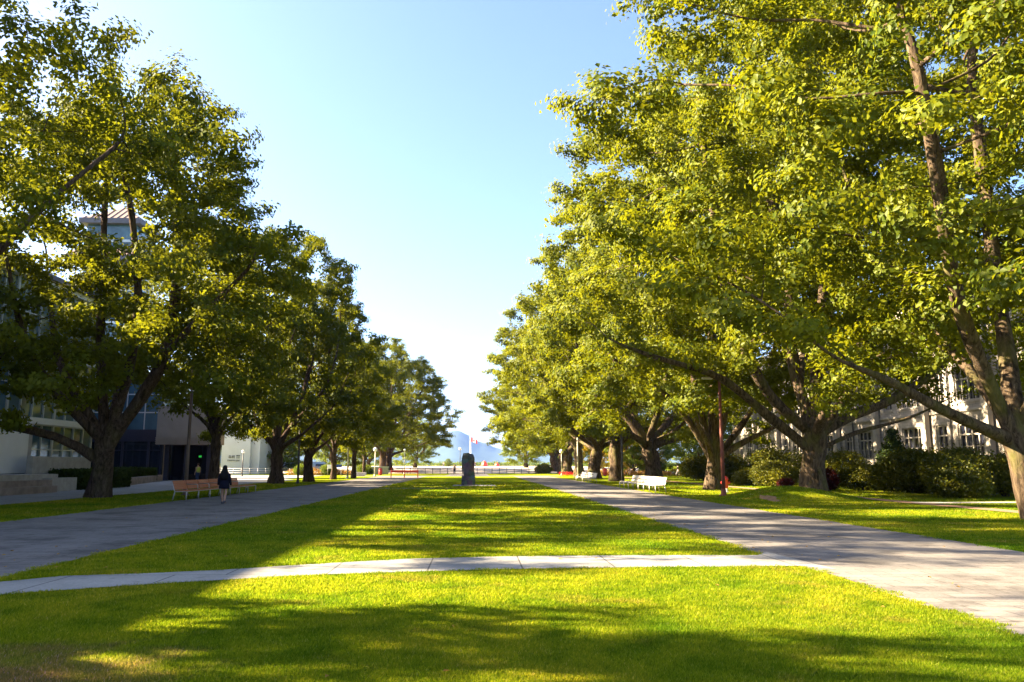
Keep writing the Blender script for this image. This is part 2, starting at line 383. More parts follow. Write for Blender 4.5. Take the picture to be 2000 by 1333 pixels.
def grow(P, par, A, rng, step=0.6, kill=0.75, iters=80):
    P = [np.array(p, float) for p in P]; par = list(par)
    N = np.array(P); ni = np.zeros(len(A), int); nd = np.full(len(A), 1e9)
    for s in range(0, len(N), 400):
        D = np.linalg.norm(A[:, None, :] - N[None, s:s + 400, :], axis=2); j = D.argmin(1); d = D[np.arange(len(A)), j]
        b = d < nd; nd[b] = d[b]; ni[b] = j[b] + s
    alive = nd > kill; stall = np.zeros(len(A), int)
    for it in range(iters):
        idx = np.nonzero(alive)[0]
        if len(idx) == 0: break
        acc = np.zeros((len(N), 3)); v = A[idx] - N[ni[idx]]; v /= np.linalg.norm(v, axis=1)[:, None] + 1e-9
        np.add.at(acc, ni[idx], v)
        src = np.unique(ni[idx]); d = acc[src]; d /= np.linalg.norm(d, axis=1)[:, None] + 1e-9
        d += rng.normal(0, 0.16, d.shape); d[:, 2] += 0.05; d /= np.linalg.norm(d, axis=1)[:, None]
        new = N[src] + d * step
        n0 = len(N); N = np.vstack([N, new]); par += list(src)
        D = np.linalg.norm(A[:, None, :] - new[None], axis=2); j = D.argmin(1); dd = D[np.arange(len(A)), j]
        b = dd < nd - 1e-4; nd[b] = dd[b]; ni[b] = j[b] + n0
        stall = np.where(b, 0, stall + 1); alive &= (nd > kill) & (stall < 3)
    return N, np.array(par)

def limb_points(p0, az, el, length, rng, droop=0.0):
    pts = []; p = np.array(p0, float); n = max(3, int(length / 0.7)); a = az; e = el
    for i in range(n):
        a += rng.normal(0, 0.10); e += rng.normal(0, 0.07) + droop / n
        p = p + 0.7 * np.array([math.cos(a) * math.cos(e), math.sin(a) * math.cos(e), math.sin(e)]); pts.append(p.copy())
    return pts
def resample(pts, step=0.7):
    pts = [np.array(p, float) for p in pts]; out = []
    # Catmull-Rom so traced limbs curve
    ext = [2 * pts[0] - pts[1]] + pts + [2 * pts[-1] - pts[-2]]
    for i in range(1, len(ext) - 2):
        p0, p1, p2, p3 = ext[i - 1:i + 3]; n = max(1, int(np.linalg.norm(p2 - p1) / step))
        for k in range(1, n + 1):
            t = k / n; out.append(0.5 * ((2 * p1) + (p2 - p0) * t + (2 * p0 - 5 * p1 + 4 * p2 - p3) * t * t + (3 * p1 - p0 - 3 * p2 + p3) * t ** 3))
    return out

def tree_meshes(name, seed, height, rad, zb, trunk_r, fork_z, nclump, nleaf, leaf, leafm, barkm,
                limbs=None, nlimb=7, trunk_top=None, off=(0, 0), lean=(0, 0), min_r=0.016, spread=0.62, lowlimb=0.5, clump_r=1.08, openness=2.6, thicks=None, holes=None):
    rng = np.random.default_rng(seed)
    P = []; par = []
    top = np.array(trunk_top if trunk_top is not None else (lean[0], lean[1], fork_z), float)
    nt_ = max(4, int(top[2] / 0.45))
    for i in range(nt_ + 1):
        t = i / nt_; w = 0.05 * math.sin(3 * t + seed)
        P.append(np.array([top[0] * t ** 1.4 + w * math.sin(t * math.pi), top[1] * t ** 1.4, -0.15 + (top[2] + 0.15) * t])); par.append(i - 1)
    ntr = len(P)
    rmin = {}
    def attach(pts, thick=1.0):
        q = np.array(P[:ntr]); d = np.linalg.norm((q - pts[0]) * (1, 1, 1.0), axis=1); j = int(np.argmin(d)); j = max(j - 2, ntr // 3); last = j
        L_ = len(pts)
        for q_, p in enumerate(pts):
            P.append(np.array(p)); par.append(last); last = len(P) - 1; rmin[last] = trunk_r * thick * (0.44 * (1 - q_ / L_) ** 0.8 + 0.06)
    if limbs:
        for li, L in enumerate(limbs): attach(resample(L), thicks[li] if thicks else 1.0)
    a0 = rng.random() * 6.28
    for k in range(nlimb):
        az = a0 + k * 2.399 + rng.normal(0, 0.2)
        low = rng.random() < lowlimb
        el = R(rng.uniform(12, 34)) if low else R(rng.uniform(40, 72))
        z0 = top[2] - rng.uniform(0.0, 1.3); t = z0 / top[2]
        st = np.array([top[0] * t ** 1.4, top[1] * t ** 1.4, z0])
        attach([st + 0.25 * np.array([math.cos(az), math.sin(az), 0.3])] + limb_points(st, az, el, rng.uniform(0.42, 0.6) * rad * (0.95 if low else 1.1), rng, 0.25 if low else -0.1))
    cl = envelope_clumps(rng, (off[0], off[1], 0, rng.random() * 6), height, rad, zb, nclump, openness)
    def in_gap(Q, r_):
        m_ = np.zeros(len(Q), bool)
        for a_, b_ in holes or []:
            d_ = b_ - a_; u_ = np.clip(((Q - a_) @ d_) / d_.dot(d_), 0, 1); m_ |= np.linalg.norm(Q - a_ - u_[:, None] * d_, axis=1) < r_
        return m_
    cl = cl[~in_gap(cl, 1.0)]
    na = 18
    A = (cl[:, None, :] + rng.normal(0, 1, (len(cl), na, 3)) * (clump_r * 0.72, clump_r * 0.72, clump_r * 0.42)).reshape(-1, 3)
    A = A[(A[:, 2] > zb * 0.72) & ~in_gap(A, 0.7)]
    N, pr = grow(P, par, A, rng)
    n = len(N); kids = [[] for _ in range(n)]
    for i in range(1, n): kids[pr[i]].append(i)
    ex = 2.25; rt = 0.011; w = np.zeros(n)
    for i in range(n - 1, -1, -1):
        if not kids[i]: w[i] = rt ** ex
        if pr[i] >= 0: w[pr[i]] += w[i]
    r = w ** (1 / ex); r0 = r[ntr // 2]; k = (trunk_r - rt) / (r0 - rt)
    r = rt + (r - rt) * (1 + (k - 1) * np.clip((r - rt) / (0.35 * r0), 0, 1))
    for i_, v_ in rmin.items(): r[i_] = max(r[i_], v_)
    main = np.full(n, -1)
    for i in range(n):
        if kids[i]: main[i] = max(kids[i], key=lambda c: w[c])
    S = N.copy()
    for _ in range(3):
        T = S.copy()
        for i in range(ntr, n):
            if main[i] >= 0: T[i] = 0.5 * S[i] + 0.25 * (S[pr[i]] + S[main[i]])
        S = T
    # --- wood
    V = []; Fc = []; nv = 0
    starts = [0] + [c for i in range(n) for c in kids[i] if c != main[i]]
    for s in starts:
        if r[s] < min_r and s != 0: continue
        ch = []
        if s != 0: ch.append((S[pr[s]], min(r[pr[s]] * 0.9, r[s] * 1.25)))
        i = s
        while i >= 0 and (r[i] >= min_r * 0.6 or s == 0): ch.append((S[i], r[i])); i = main[i]
        if len(ch) < 2: continue
        sides = 18 if s == 0 else (10 if r[s] > 0.12 else (6 if r[s] > 0.04 else 4))
        pts = np.array([c[0] for c in ch]); rad_ = np.array([c[1] for c in ch])
        tan = np.gradient(pts, axis=0); tan /= np.linalg.norm(tan, axis=1)[:, None] + 1e-9
        u = np.cross(tan[0], (0.3, 0.9, 0.2)); u /= np.linalg.norm(u); ang = np.arange(sides) * 2 * math.pi / sides
        rings = []
        for q in range(len(pts)):
            u = u - tan[q] * u.dot(tan[q]); u /= np.linalg.norm(u); wv = np.cross(tan[q], u)
            rr = np.full(sides, rad_[q]) * (1 + 0.07 * np.sin(ang * 3 + q * 0.9 + s) + 0.05 * np.sin(ang * 2 - q * 1.7) + 0.06 * math.sin(q * 1.3 + s))
            if s == 0:
                z = pts[q][2]
                fl = math.exp(-max(z, 0) / 0.55) if z < 6 else 0
                lob = 0.5 + 0.5 * np.sin(ang * 5 + seed) * np.sin(ang * 2 + 1.3)
                rr = rr * (1 + fl * (0.20 + 0.38 * lob) + 0.045 * np.sin(ang * 4 + z * 0.5 + seed) + 0.03 * np.sin(ang * 7 - z))
                bulge = math.exp(-((z - top[2]) / 0.9) ** 2); rr = rr * (1 + 0.12 * bulge)
            rings.append(pts[q] + np.cos(ang)[:, None] * u * rr[:, None] + np.sin(ang)[:, None] * wv * rr[:, None])
        rings = np.concatenate(rings); m = len(pts)
        ii = np.arange(m - 1)[:, None] * sides; kk = np.arange(sides)[None]; k2 = (kk + 1) % sides
        f = np.stack([ii + kk, ii + k2, ii + sides + k2, ii + sides + kk], -1).reshape(-1, 4) + nv
        V.append(rings); Fc.append(f); nv += len(rings)
    wood_me = np_mesh(name + '_wood', np.concatenate(V), np.concatenate(Fc), barkm, True)
    # --- leaves
    ln = np.nonzero((r < 0.034) & (np.arange(n) >= ntr))[0]
    tipw = np.where(r[ln] < 0.02, 1.0, 0.45); tipw /= tipw.sum()
    pick = rng.choice(ln, nleaf, p=tipw)
    C = S[pick] + rng.normal(0, 1, (nleaf, 3)) * (0.31, 0.31, 0.18)
    C[:, 2] -= 0.12 * np.abs(rng.normal(0, 1, nleaf))
    ok_ = ~in_gap(C, 0.48); C = C[ok_]; pick = pick[ok_]; nleaf = len(C)
    outw = C - np.array([off[0], off[1], 0]); outw[:, 2] = 0; outw /= np.linalg.norm(outw, axis=1)[:, None] + 1e-6
    crng = rng.normal(0, 1, (n, 3))[pick] * 0.42
    # leaves of one spray face away from its middle, so every spray has a lit and a shaded side
    lc = np.zeros((n, 3))
    for s_ in range(0, n, 500):
        D_ = ((N[s_:s_ + 500, None, :] - cl[None]) ** 2).sum(2); lc[s_:s_ + 500] = cl[D_.argmin(1)]
    fc = C - lc[pick]; fc[:, 2] = fc[:, 2] * 1.5 + 0.1; fc /= np.linalg.norm(fc, axis=1)[:, None] + 1e-6
    fn = C - S[pick]; fn[:, 2] += 0.08; fn /= np.linalg.norm(fn, axis=1)[:, None] + 1e-6
    nor = np.array([0, 0, 0.30]) + outw * 0.16 + crng * 0.5 + fc * 0.62 + fn * 0.40 + rng.normal(0, 1, (nleaf, 3)) * 0.20
    nor /= np.linalg.norm(nor, axis=1)[:, None]
    ax = outw * 0.7 + rng.normal(0, 1, (nleaf, 3)); ax[:, 2] -= 0.35
    ax -= nor * np.sum(ax * nor, 1)[:, None]; ax /= np.linalg.norm(ax, axis=1)[:, None]
    sd = np.cross(nor, ax); L = (leaf * rng.uniform(0.65, 1.25, nleaf))[:, None]; Wd = L * rng.uniform(0.26, 0.38, nleaf)[:, None]
    fold = rng.uniform(0.05, 0.22, nleaf)[:, None] * L
    v0 = C - ax * L * 0.5; v2 = C + ax * L * 0.5 - nor * L * 0.08
    v1 = C + sd * Wd + nor * fold * 0.6 + ax * L * 0.05; v3 = C - sd * Wd + nor * fold * 0.6 + ax * L * 0.05
    LV = np.stack([v0, v1, v2, v3], 1).reshape(-1, 3); b = np.arange(nleaf)[:, None] * 4
    LF = np.stack([b + (0, 1, 2), b + (0, 2, 3)], 1).reshape(-1, 3)
    leaf_me = np_mesh(name + '_leaves', LV, LF, leafm)
    return wood_me, leaf_me

def plant_tree(meshes, name, label, loc, rz=0.0, group=None, scale=1.0):
    t = thing(name, label, 'tree', loc, rz, group); t.scale = (scale,) * 3 if not isinstance(scale, tuple) else scale
    obj('trunk', meshes[0], t); obj('crown', meshes[1], t); return t

gap_px = [(212, 430), (240, 424), (262, 436)]
def gaps(base, y0, y1): return [(np.array(at(px, py, y0)) - np.array(base), np.array(at(px, py, y1)) - np.array(base)) for px, py in gap_px]
GR, GL = 'big trees in the row right of the mall', 'big trees in the row left of the mall'
def rel(base, pts): return [np.array(at(*p)) - np.array(base) for p in pts]
TREES_ON = True
# right row, nearest (trunk cut by the frame edge)
b1 = (17.75, 24.5, 0)
limbs1 = [rel(b1, [(1958, 838, 24.4), (1870, 820, 24.0), (1785, 772, 23.6), (1715, 728, 23.2), (1640, 715, 22.6)]),
          rel(b1, [(1950, 800, 24.4), (1905, 690, 24.0), (1870, 600, 23.0), (1850, 480, 22.4), (1825, 300, 21.6), (1790, 120, 21)]),
          rel(b1, [(1972, 770, 24.6), (1968, 680, 25.2), (1945, 560, 26.0), (1928, 400, 27.0), (1900, 180, 27.6)]),
          rel(b1, [(1985, 800, 24.4), (2050, 690, 24.0), (2110, 500, 23.0), (2150, 300, 22)]),
          rel(b1, [(1955, 790, 24.4), (1900, 730, 25.4), (1830, 650, 27.5), (1760, 560, 29), (1700, 400, 30)]),
          rel(b1, [(1990, 820, 24.4), (2040, 760, 26.5), (2090, 640, 29), (2120, 480, 30)])]
t1 = tree_meshes('R1', 11, 25.5, 12.2, 4.8, 0.42, 4.0, 215, 210000, 0.21, M['leaf_right'], M['bark'], limbs1, 1, openness=2.8, thicks=[0.95, 0.8, 0.75, 0.8, 0.7, 0.7], trunk_top=rel(b1, [(1958, 800, 24.4)])[0], off=(-0.1, 0.5))
plant_tree(t1, 'broadleaf_tree', 'huge leafy tree whose leaning trunk is cut by the right edge of the photo', b1, 0, GR)
b2 = (18.3, 42.5, gzf(18.3, 42.5))
limbs2 = [rel(b2, [(1560, 862, 42), (1485, 800, 41.4), (1405, 735, 40.5), (1300, 705, 39.6), (1185, 665, 38.8)]),
          rel(b2, [(1562, 830, 42), (1492, 762, 41.5), (1440, 640, 40.5), (1412, 540, 40), (1390, 380, 39), (1360, 200, 38.5)]),
          rel(b2, [(1575, 800, 42.2), (1546, 700, 43), (1540, 560, 44), (1500, 350, 45), (1480, 150, 45.5)]),
          rel(b2, [(1592, 790, 42), (1598, 680, 42), (1612, 500, 42.4), (1600, 250, 42), (1590, 60, 42)]),
          rel(b2, [(1618, 835, 41.8), (1660, 765, 41), (1690, 650, 40), (1665, 560, 39), (1640, 380, 37.5)]),
          rel(b2, [(1620, 820, 42), (1720, 792, 42.4), (1800, 745, 43), (1865, 690, 44), (1900, 600, 45)]),
          rel(b2, [(1632, 846, 42), (1700, 838, 42.4), (1790, 812, 43), (1850, 780, 43.4)]),
          rel(b2, [(1580, 820, 42), (1560, 760, 44), (1580, 650, 47), (1620, 500, 49)])]
t2 = tree_meshes('R2', 23, 28.5, 12.6, 5.0, 0.62, 3.4, 225, 205000, 0.23, M['leaf_right'], M['bark'], limbs2, 1, openness=4.2, thicks=[0.9, 0.9, 0.8, 0.8, 1.0, 1.0, 0.4, 0.8], trunk_top=rel(b2, [(1592, 815, 42)])[0], off=(0.5, 0))
plant_tree(t2, 'broadleaf_tree', 'massive tree with thick spreading limbs rising from a low grassy mound', b2, 0, GR)
b3 = (16.2, 53.9, 0)
limbs3 = [rel(b3, [(1382, 880, 53), (1345, 820, 52.6), (1300, 770, 52), (1250, 735, 51.4), (1180, 690, 50.5)]),
          rel(b3, [(1385, 870, 53), (1362, 780, 52.6), (1350, 680, 52), (1330, 540, 51), (1310, 380, 50)]),
          rel(b3, [(1392, 860, 53), (1392, 760, 53), (1390, 640, 53.6), (1400, 450, 54)]),
          rel(b3, [(1402, 870, 53), (1420, 790, 52.4), (1425, 690, 51.5), (1440, 500, 50)]),
          rel(b3, [(1408, 880, 53), (1450, 830, 53.6), (1490, 760, 55), (1520, 650, 56)]),
          rel(b3, [(1405, 888, 53), (1460, 860, 52.5), (1510, 835, 52), (1560, 815, 51.5)])]
t3 = tree_meshes('R3', 37, 28.0, 11.3, 4.6, 0.47, 2.9, 185, 140000, 0.255, M['leaf_right'], M['bark'], limbs3, 1, openness=4.0, trunk_top=rel(b3, [(1394, 872, 53)])[0], off=(0.4, 0))
plant_tree(t3, 'broadleaf_tree', 'tree with a pale slim trunk fanning into many limbs behind the reddish lamp post', b3, 0, GR)
# shared kinds for the farther trees of the rows
tA = tree_meshes('RA', 51, 28.0, 12.6, 4.3, 0.78, 4.6, 180, 96000, 0.28, M['leaf_right'], M['bark'], None, 8, lean=(-0.9, 0.2))
tB = tree_meshes('RB', 67, 27.0, 12.2, 4.0, 0.62, 5.2, 170, 92000, 0.28, M['leaf_right'], M['bark'], None, 8, lean=(0.2, 0.1))
for m_, x, y, rz, s, lab in (
    (tA, 17.1, 75.5, 0.0, 0.95, 'tree with a stout leaning mossy trunk behind the nearer white bench'),
    (tB, 14.7, 83, 1.1, 1.02, 'tree with a straight brown trunk just behind the dark thin lamp post'),
    (tA, 15.0, 101, 2.5, 1.0, 'tree with an upright sunlit trunk behind the small far white bench'),
    (tB, 15.4, 119, 3.7, 1.05, 'tree whose dark trunk stands right behind the thin pale lamp post'),
    (tA, 16.0, 139, 4.6, 1.03, 'tree with a broad sunlit trunk beside the tall globe lamp'),
    (tB, 17.2, 160, 5.3, 1.08, 'tree with a dark trunk and arching limb near the far end of the right row'),
    (tA, 17.2, 172, 0.9, (1.15, 1.15, 0.94), 'farthest tree of the right row, its yellowish crown edge against the mountain')):
    plant_tree(m_, 'broadleaf_tree', lab, (x, y, gzf(x, y)), rz, GR, s)
# left row
bl1 = (-19.7, 42.6, 0)
limbsL = [rel(bl1, [(182, 858, 41), (105, 848, 40.6), (30, 835, 40), (-60, 815, 39.4), (-140, 800, 39)]),
          rel(bl1, [(182, 838, 41), (112, 772, 40.4), (62, 700, 39.4), (30, 600, 38.4), (10, 480, 37.6)]),
          rel(bl1, [(190, 826, 41), (124, 732, 42), (104, 640, 43.4), (90, 520, 44.5)]),
          rel(bl1, [(204, 815, 41), (196, 700, 41.6), (200, 560, 42), (205, 400, 42.6), (210, 250, 43)]),
          rel(bl1, [(222, 820, 41), (250, 740, 40), (270, 600, 38.6), (262, 450, 37.6), (240, 330, 37)]),
          rel(bl1, [(242, 830, 41), (290, 762, 41.6), (334, 650, 42.6), (346, 480, 43.6), (332, 260, 44)]),
          rel(bl1, [(240, 842, 41), (318, 702, 40.6), (420, 590, 40), (510, 505, 39.4)])]
tl1 = tree_meshes('L1', 83, 22.2, 10.5, 4.0, 0.50, 3.2, 145, 112000, 0.24, M['leaf_left'], M['bark_dark'], limbsL, 1, openness=3.6, holes=gaps(bl1, 30, 56), trunk_top=rel(bl1, [(214, 828, 41)])[0], off=(0.6, 0))
plant_tree(tl1, 'broadleaf_tree', 'large dark-trunked tree with upswept limbs standing left of the red wooden bench', bl1, 0, GL)
bl0 = (-20.4, 25.0, 0)
tl0 = tree_meshes('L0', 97, 24.0, 8.8, 5.2, 0.5, 4.5, 95, 66000, 0.215, M['leaf_left'], M['bark_dark'], None, 8, holes=gaps(bl0, 12, 36))
plant_tree(tl0, 'broadleaf_tree', 'tree outside the left edge, its leafy branches reaching in at upper left', bl0, 0.0, GL)
tC = tree_meshes('LC', 113, 23.5, 10.6, 3.9, 0.62, 3.8, 130, 92000, 0.27, M['leaf_left'], M['bark_dark'], None, 8)
tD = tree_meshes('LD', 131, 18.0, 7.0, 4.2, 0.34, 5.0, 62, 32000, 0.29, M['leaf_left'], M['bark_dark'], None, 6)
for m_, x, y, rz, s, lab in (
    (tD, -19.5, 7.6, 2.0, (0.9, 0.66, 1.32), None),
    (tD, -20.6, 63.5, 0.3, (1.0, 1.0, 1.1), 'slender tree rising behind the red wooden bench in front of the white building'),
    (tC, -18.1, 73, 1.9, (0.82, 0.82, 0.98), 'thick dark-trunked tree on the grass strip right of the white building'),
    (tC, -17.1, 82, 3.6, (0.72, 0.72, 0.86), 'dark tree beside the slim left lamp post, one low limb reaching left'),
    (tD, -16.5, 93, 2.0, (0.85, 0.85, 0.92), 'thin-trunked tree at the edge of the sunlit grass, left of two pale poles'),
    (tD, -15.3, 100.3, 4.4, (0.8, 0.8, 0.88), 'thin straight tree right beside a tall pale lamp pole'),
    (tD, -18.6, 133, 5.5, 0.8, 'small tree with a reddish trunk growing behind the grey stone seat'),
    (tC, -18.5, 158, 0.7, 1.12, 'thick dark tree behind the red barrier rail'),
    (tC, -19.5, 178, 2.7, (1.3, 1.3, 1.05), 'last tall tree of the left row, its branch tips reaching toward the mountain')):
    if lab is None: lab = 'tree standing outside the frame left of the near lawn'
    plant_tree(m_, 'broadleaf_tree', lab, (x, y, gzf(x, y)), rz, GL, s)
# background trees
tE = tree_meshes('BG', 151, 13.0, 6.0, 1.6, 0.28, 2.6, 80, 26000, 0.30, M['leaf_far'], M['bark'], None, 6)
tY = tree_meshes('BY', 163, 6.2, 3.0, 1.2, 0.12, 1.6, 30, 9000, 0.22, M['leaf_yellow'], M['bark'], None, 5)
GBG = 'smaller trees beyond the two rows'
for m_, x, y, rz, s, lab in (
    (tE, 25.5, 128, 0.0, 0.62, 'rounded light green tree on sunlit ground between two right trunks'),
    (tE, 34.5, 120, 1.0, 0.8, 'green tree behind the walker in the right background'),
    (tE, 33.0, 150, 2.0, 1.0, 'tree behind the rounded light green tree on the right'),
    (tE, 24.5, 190, 3.0, 0.9, 'bright yellow-green tree beyond the arching limb at the far right end'),
    (tE, 44.0, 135, 4.0, 1.1, 'tree behind the left end of the stone building'),
    (tE, 12.5, 200, 5.0, 1.0, 'low green tree beyond the end of the right row'),
    (tE, -36.5, 150, 0.5, 0.75, 'green tree at the right corner of the white building'),
    (tE, -30.0, 168, 1.5, 1.0, 'tree behind the pale blue vans'),
    (tE, -45.0, 178, 2.5, 1.1, 'tall background tree behind the white building'),
    (tE, -25.5, 190, 3.5, 0.9, 'background tree between the blue board and the thick left trunks'),
    (tE, -15.5, 203, 4.5, 0.9, 'low tree beyond the end of the left row'),
    (tE, -8.8, 250, 5.5, 0.2, 'small olive tree standing on the far plaza left of the dark-poled lamp')):
    plant_tree(m_, 'background_tree', lab, (x, y, gzf(x, y)), rz, GBG, s)
plant_tree(tY, 'yellow_tree', 'small golden yellow tree left of the straight brown trunk', (22.5, 135, 0), 0.0, GBG)
plant_tree(tY, 'yellow_tree', 'golden yellow tree showing between the two brown right-hand trunks', (26.5, 132, 0), 2.2, GBG, 1.1)
# ------------------------------------------------------------------ ground, paths, lawn
def axis(a): return np.array(sorted(set(np.round(a, 3))))
gx = axis(np.concatenate([np.arange(-60, 60.1, 4), np.arange(10, 22, 0.5), [-2600, -1500, -900, -500, -300, -200, -140, -100, -80, 80, 100, 140, 200, 300, 500, 900, 1500, 2600]]))
gy = axis(np.concatenate([np.arange(-24, 160, 4), np.arange(34, 47, 0.5), np.arange(156, 200, 2), [-300, -150, -80, -50, 210, 230, 260, 300, 360, 450, 600, 900, 1400, 2200, 3500, 5000, 6500]]))
XX, YY = np.meshgrid(gx, gy, indexing='xy'); ZZ = gz(XX, YY)
nx, ny = len(gx), len(gy); i = np.arange(ny - 1)[:, None] * nx + np.arange(nx - 1)[None]
gme = np_mesh('ground', np.stack([XX, YY, ZZ], -1).reshape(-1, 3), np.stack([i, i + 1, i + nx + 1, i + nx], -1).reshape(-1, 4), M['ground'], True)
kind(obj('ground', gme), 'structure')

def strip(name, left, right, m, dz):
    """sheet between two edge polylines of equal length, lying dz above the ground"""
    vs = []; fs = []; 
    for (a, b) in zip(left, right):
        for (x, y) in (a, b): vs.append((x, y, gzf(x, y) + dz))
    for k in range(len(left) - 1): fs.append((2 * k, 2 * k + 1, 2 * k + 3, 2 * k + 2))
    me = bpy.data.meshes.new(name); me.from_pydata(vs, [], fs); me.materials.append(m); me.update()
    return kind(obj(name, me), 'structure')
def wob(y, s, a=0.05): return a * math.sin(y * 0.9 + s) + a * 0.7 * math.sin(y * 2.3 + 2 * s)
ys = [-12 + 1.0 * k for k in range(132)]
XL0, XL1, XR0, XR1 = -14.15, -7.25, 5.5, 10.75
strip('left_path', [(XL0 + wob(y, 1), y) for y in ys], [(XL1 + wob(y, 2, 0.035), y) for y in ys], M['path'], 0.008)
strip('right_path', [(XR0 + wob(y, 3, 0.045), y) for y in ys], [(XR1 + wob(y, 4), y) for y in ys], M['path'], 0.008)
def ground_px(px, py):
    d = _M @ Vector(((px - 1000) / F, (666.5 - py) / F, -1.0)); k = -1.7 / d.z; return (d.x * k, d.y * k)
ctop = [(-7.4, 11.7)] + [ground_px(*p) for p in ((120, 1127), (300, 1121), (430, 1115), (600, 1104), (800, 1093), (1000, 1088), (1250, 1086), (1480, 1086))] + [(5.7, 15.6)]
cbot = [(-7.4, 9.9)] + [ground_px(*p) for p in ((30, 1161), (200, 1149), (340, 1140), (600, 1125), (850, 1117), (1050, 1112), (1300, 1109), (1560, 1107))] + [(5.9, 13.0)]
strip('cross_path', ctop, cbot, M['walk'], 0.013)
def poly_y(pts, x): 
    return np.interp(x, [p[0] for p in pts], [p[1] for p in pts])
strip('far_cross_path', [(x, 122.0) for x in (-20, -14, -7, 0, 5, 11, 13)], [(x, 118.4) for x in (-20, -14, -7, 0, 5, 11, 13)], M['plaza'], 0.014)
strip('thin_walk', [(x, 58.6) for x in (-7.3, -4, -1.9)], [(x, 57.8) for x in (-7.3, -4, -1.9)], M['walk'], 0.012)
strip('centre_path', [(-4.7, y) for y in range(122, 153, 3)], [(2.0, y) for y in range(122, 153, 3)], M['path'], 0.011)
strip('left_plaza', [(-64, y) for y in range(20, 131, 5)], [((-20.2 if y < 92 else -22.5 - (y - 92) * 0.05) , y) for y in range(20, 131, 5)], M['plaza'], 0.010)
def grid_sheet(name, x0, x1, y0, y1, n, m, dz):
    xs = np.linspace(x0, x1, n[0]); yy = np.linspace(y0, y1, n[1]); X, Y = np.meshgrid(xs, yy); Z = gz(X, Y) + dz
    i = np.arange(n[1] - 1)[:, None] * n[0] + np.arange(n[0] - 1)[None]
    return kind(obj(name, np_mesh(name, np.stack([X, Y, Z], -1).reshape(-1, 3), np.stack([i, i + 1, i + n[0] + 1, i + n[0]], -1).reshape(-1, 4), m)), 'structure')
grid_sheet('far_plaza', -60, 42, 152.5, 430, (12, 280), M['far_plaza'], 0.06)
sp = [y for y in np.arange(8, 112, 1.0)]
strip('side_walk', [(19.0 + 0.004 * (y - 30) + wob(y, 6, 0.03), y) for y in sp], [(20.0 + 0.004 * (y - 30) + wob(y, 7, 0.03), y) for y in sp], M['dirt'], 0.03)
strip('building_walk', [(x, 35.2 + 0.05 * (x - 20)) for x in np.arange(19.5, 38, 1.5)], [(x, 34.0 + 0.05 * (x - 20)) for x in np.arange(19.5, 38, 1.5)], M['walk'], 0.04)
strip('apron', [(x, 67.8) for x in (-1.9, 0, 1.6)], [(x, 64.3) for x in (-1.9, 0, 1.6)], M['plaza'], 0.012)
# bare earth scar on the mound
vs = [(14.05 + 0.6 * (0.5 + 0.16 * math.sin(5 * a) + 0.1 * math.sin(9 * a + 1)) * math.cos(a), 37.6 + 0.8 * (1.35 + 0.35 * math.sin(3 * a + 1) + 0.2 * math.sin(8 * a)) * math.sin(a)) for a in np.linspace(0, 2 * math.pi, 28, endpoint=False)]
me = bpy.data.meshes.new('bare_earth'); 
V_ = [(14.05, 37.6, gzf(14.05, 37.6) + 0.012)] + [(14.05 + (x - 14.05) * 0.5, 37.6 + (y - 37.6) * 0.5, gzf(14.05 + (x - 14.05) * 0.5, 37.6 + (y - 37.6) * 0.5) + 0.012) for x, y in vs] + [(x, y, gzf(x, y) + 0.006) for x, y in vs]
n_ = 28
me.from_pydata(V_, [], [(0, 1 + k, 1 + (k + 1) % n_) for k in range(n_)] + [(1 + k, 1 + n_ + k, 1 + n_ + (k + 1) % n_, 1 + (k + 1) % n_) for k in range(n_)]); me.materials.append(M['dirt'])
kind(obj('bare_earth', me), 'structure')

# grass blades
rng = np.random.default_rng(5)
def on_lawn(x, y):
    e = 0.07 * np.sin(3.1 * y + x) + 0.05 * np.sin(9 * y) + 0.05 * np.sin(23 * y + 1) + rng.normal(0, 0.035, y.shape)
    mid = (x > XL1 - 0.03 + e) & (x < XR0 + 0.05 + e)
    cross = (y < poly_y(ctop, x) - 0.02 + 0.05 * np.sin(x * 5) + 0.045 * np.sin(x * 17) + rng.normal(0, 0.03, y.shape)) & (y > poly_y(cbot, x) + 0.02 + 0.05 * np.sin(x * 4 + 1) + 0.045 * np.sin(x * 15) + rng.normal(0, 0.03, y.shape))
    right = (x > XR1 - 0.04 + e) & ~((x > 18.95) & (x < 20.1)) & ~((y > 34.0 + 0.05 * (x - 20)) & (y < 35.3 + 0.05 * (x - 20)) & (x > 19.5)) & (x < 26)
    left = (x < XL0 + 0.03 + e) & (x > -20.2)
    apron = (np.abs(x + 0.15) < 1.75) & (y > 64.3) & (y < 67.8)
    thin = (x > -7.3) & (x < -1.9) & (y > 57.8) & (y < 58.6)
    scar = ((x - 14.05) / 0.36) ** 2 + ((y - 37.6) / 1.2) ** 2 < 0.8 + 0.35 * np.sin(x * 11) * np.sin(y * 7)
    return ((mid & ~cross) | right | left) & ~apron & ~thin & ~scar
def blades(n, y0, y1, p):
    u = rng.random(n); q = 1 - p; y = (y0 ** q + u * (y1 ** q - y0 ** q)) ** (1 / q)
    x = (rng.random(n) * 2 - 1) * (0.74 * y + 1.2) + 0.045 * y
    k = on_lawn(x, y); return x[k], y[k]
bx, by = blades(1600000, 4.6, 75, 1.55)
nb = len(bx); bz = gz(bx, by)
patch = 0.5 + 0.5 * np.sin(bx * 1.7 + 2 * np.sin(by * 0.8)) * np.sin(by * 1.3 + 1.5 * np.sin(bx * 0.6))
h = (0.018 + 0.016 * rng.random(nb) + 0.010 * patch) * (1 + by / 60); wd = (0.0022 + 0.0018 * rng.random(nb)) * (1 + by / 7)
a = rng.random(nb) * 2 * math.pi; lean = rng.normal(0, 0.42, (nb, 2)) * h[:, None]; lean[:, 0] += 0.1 * h
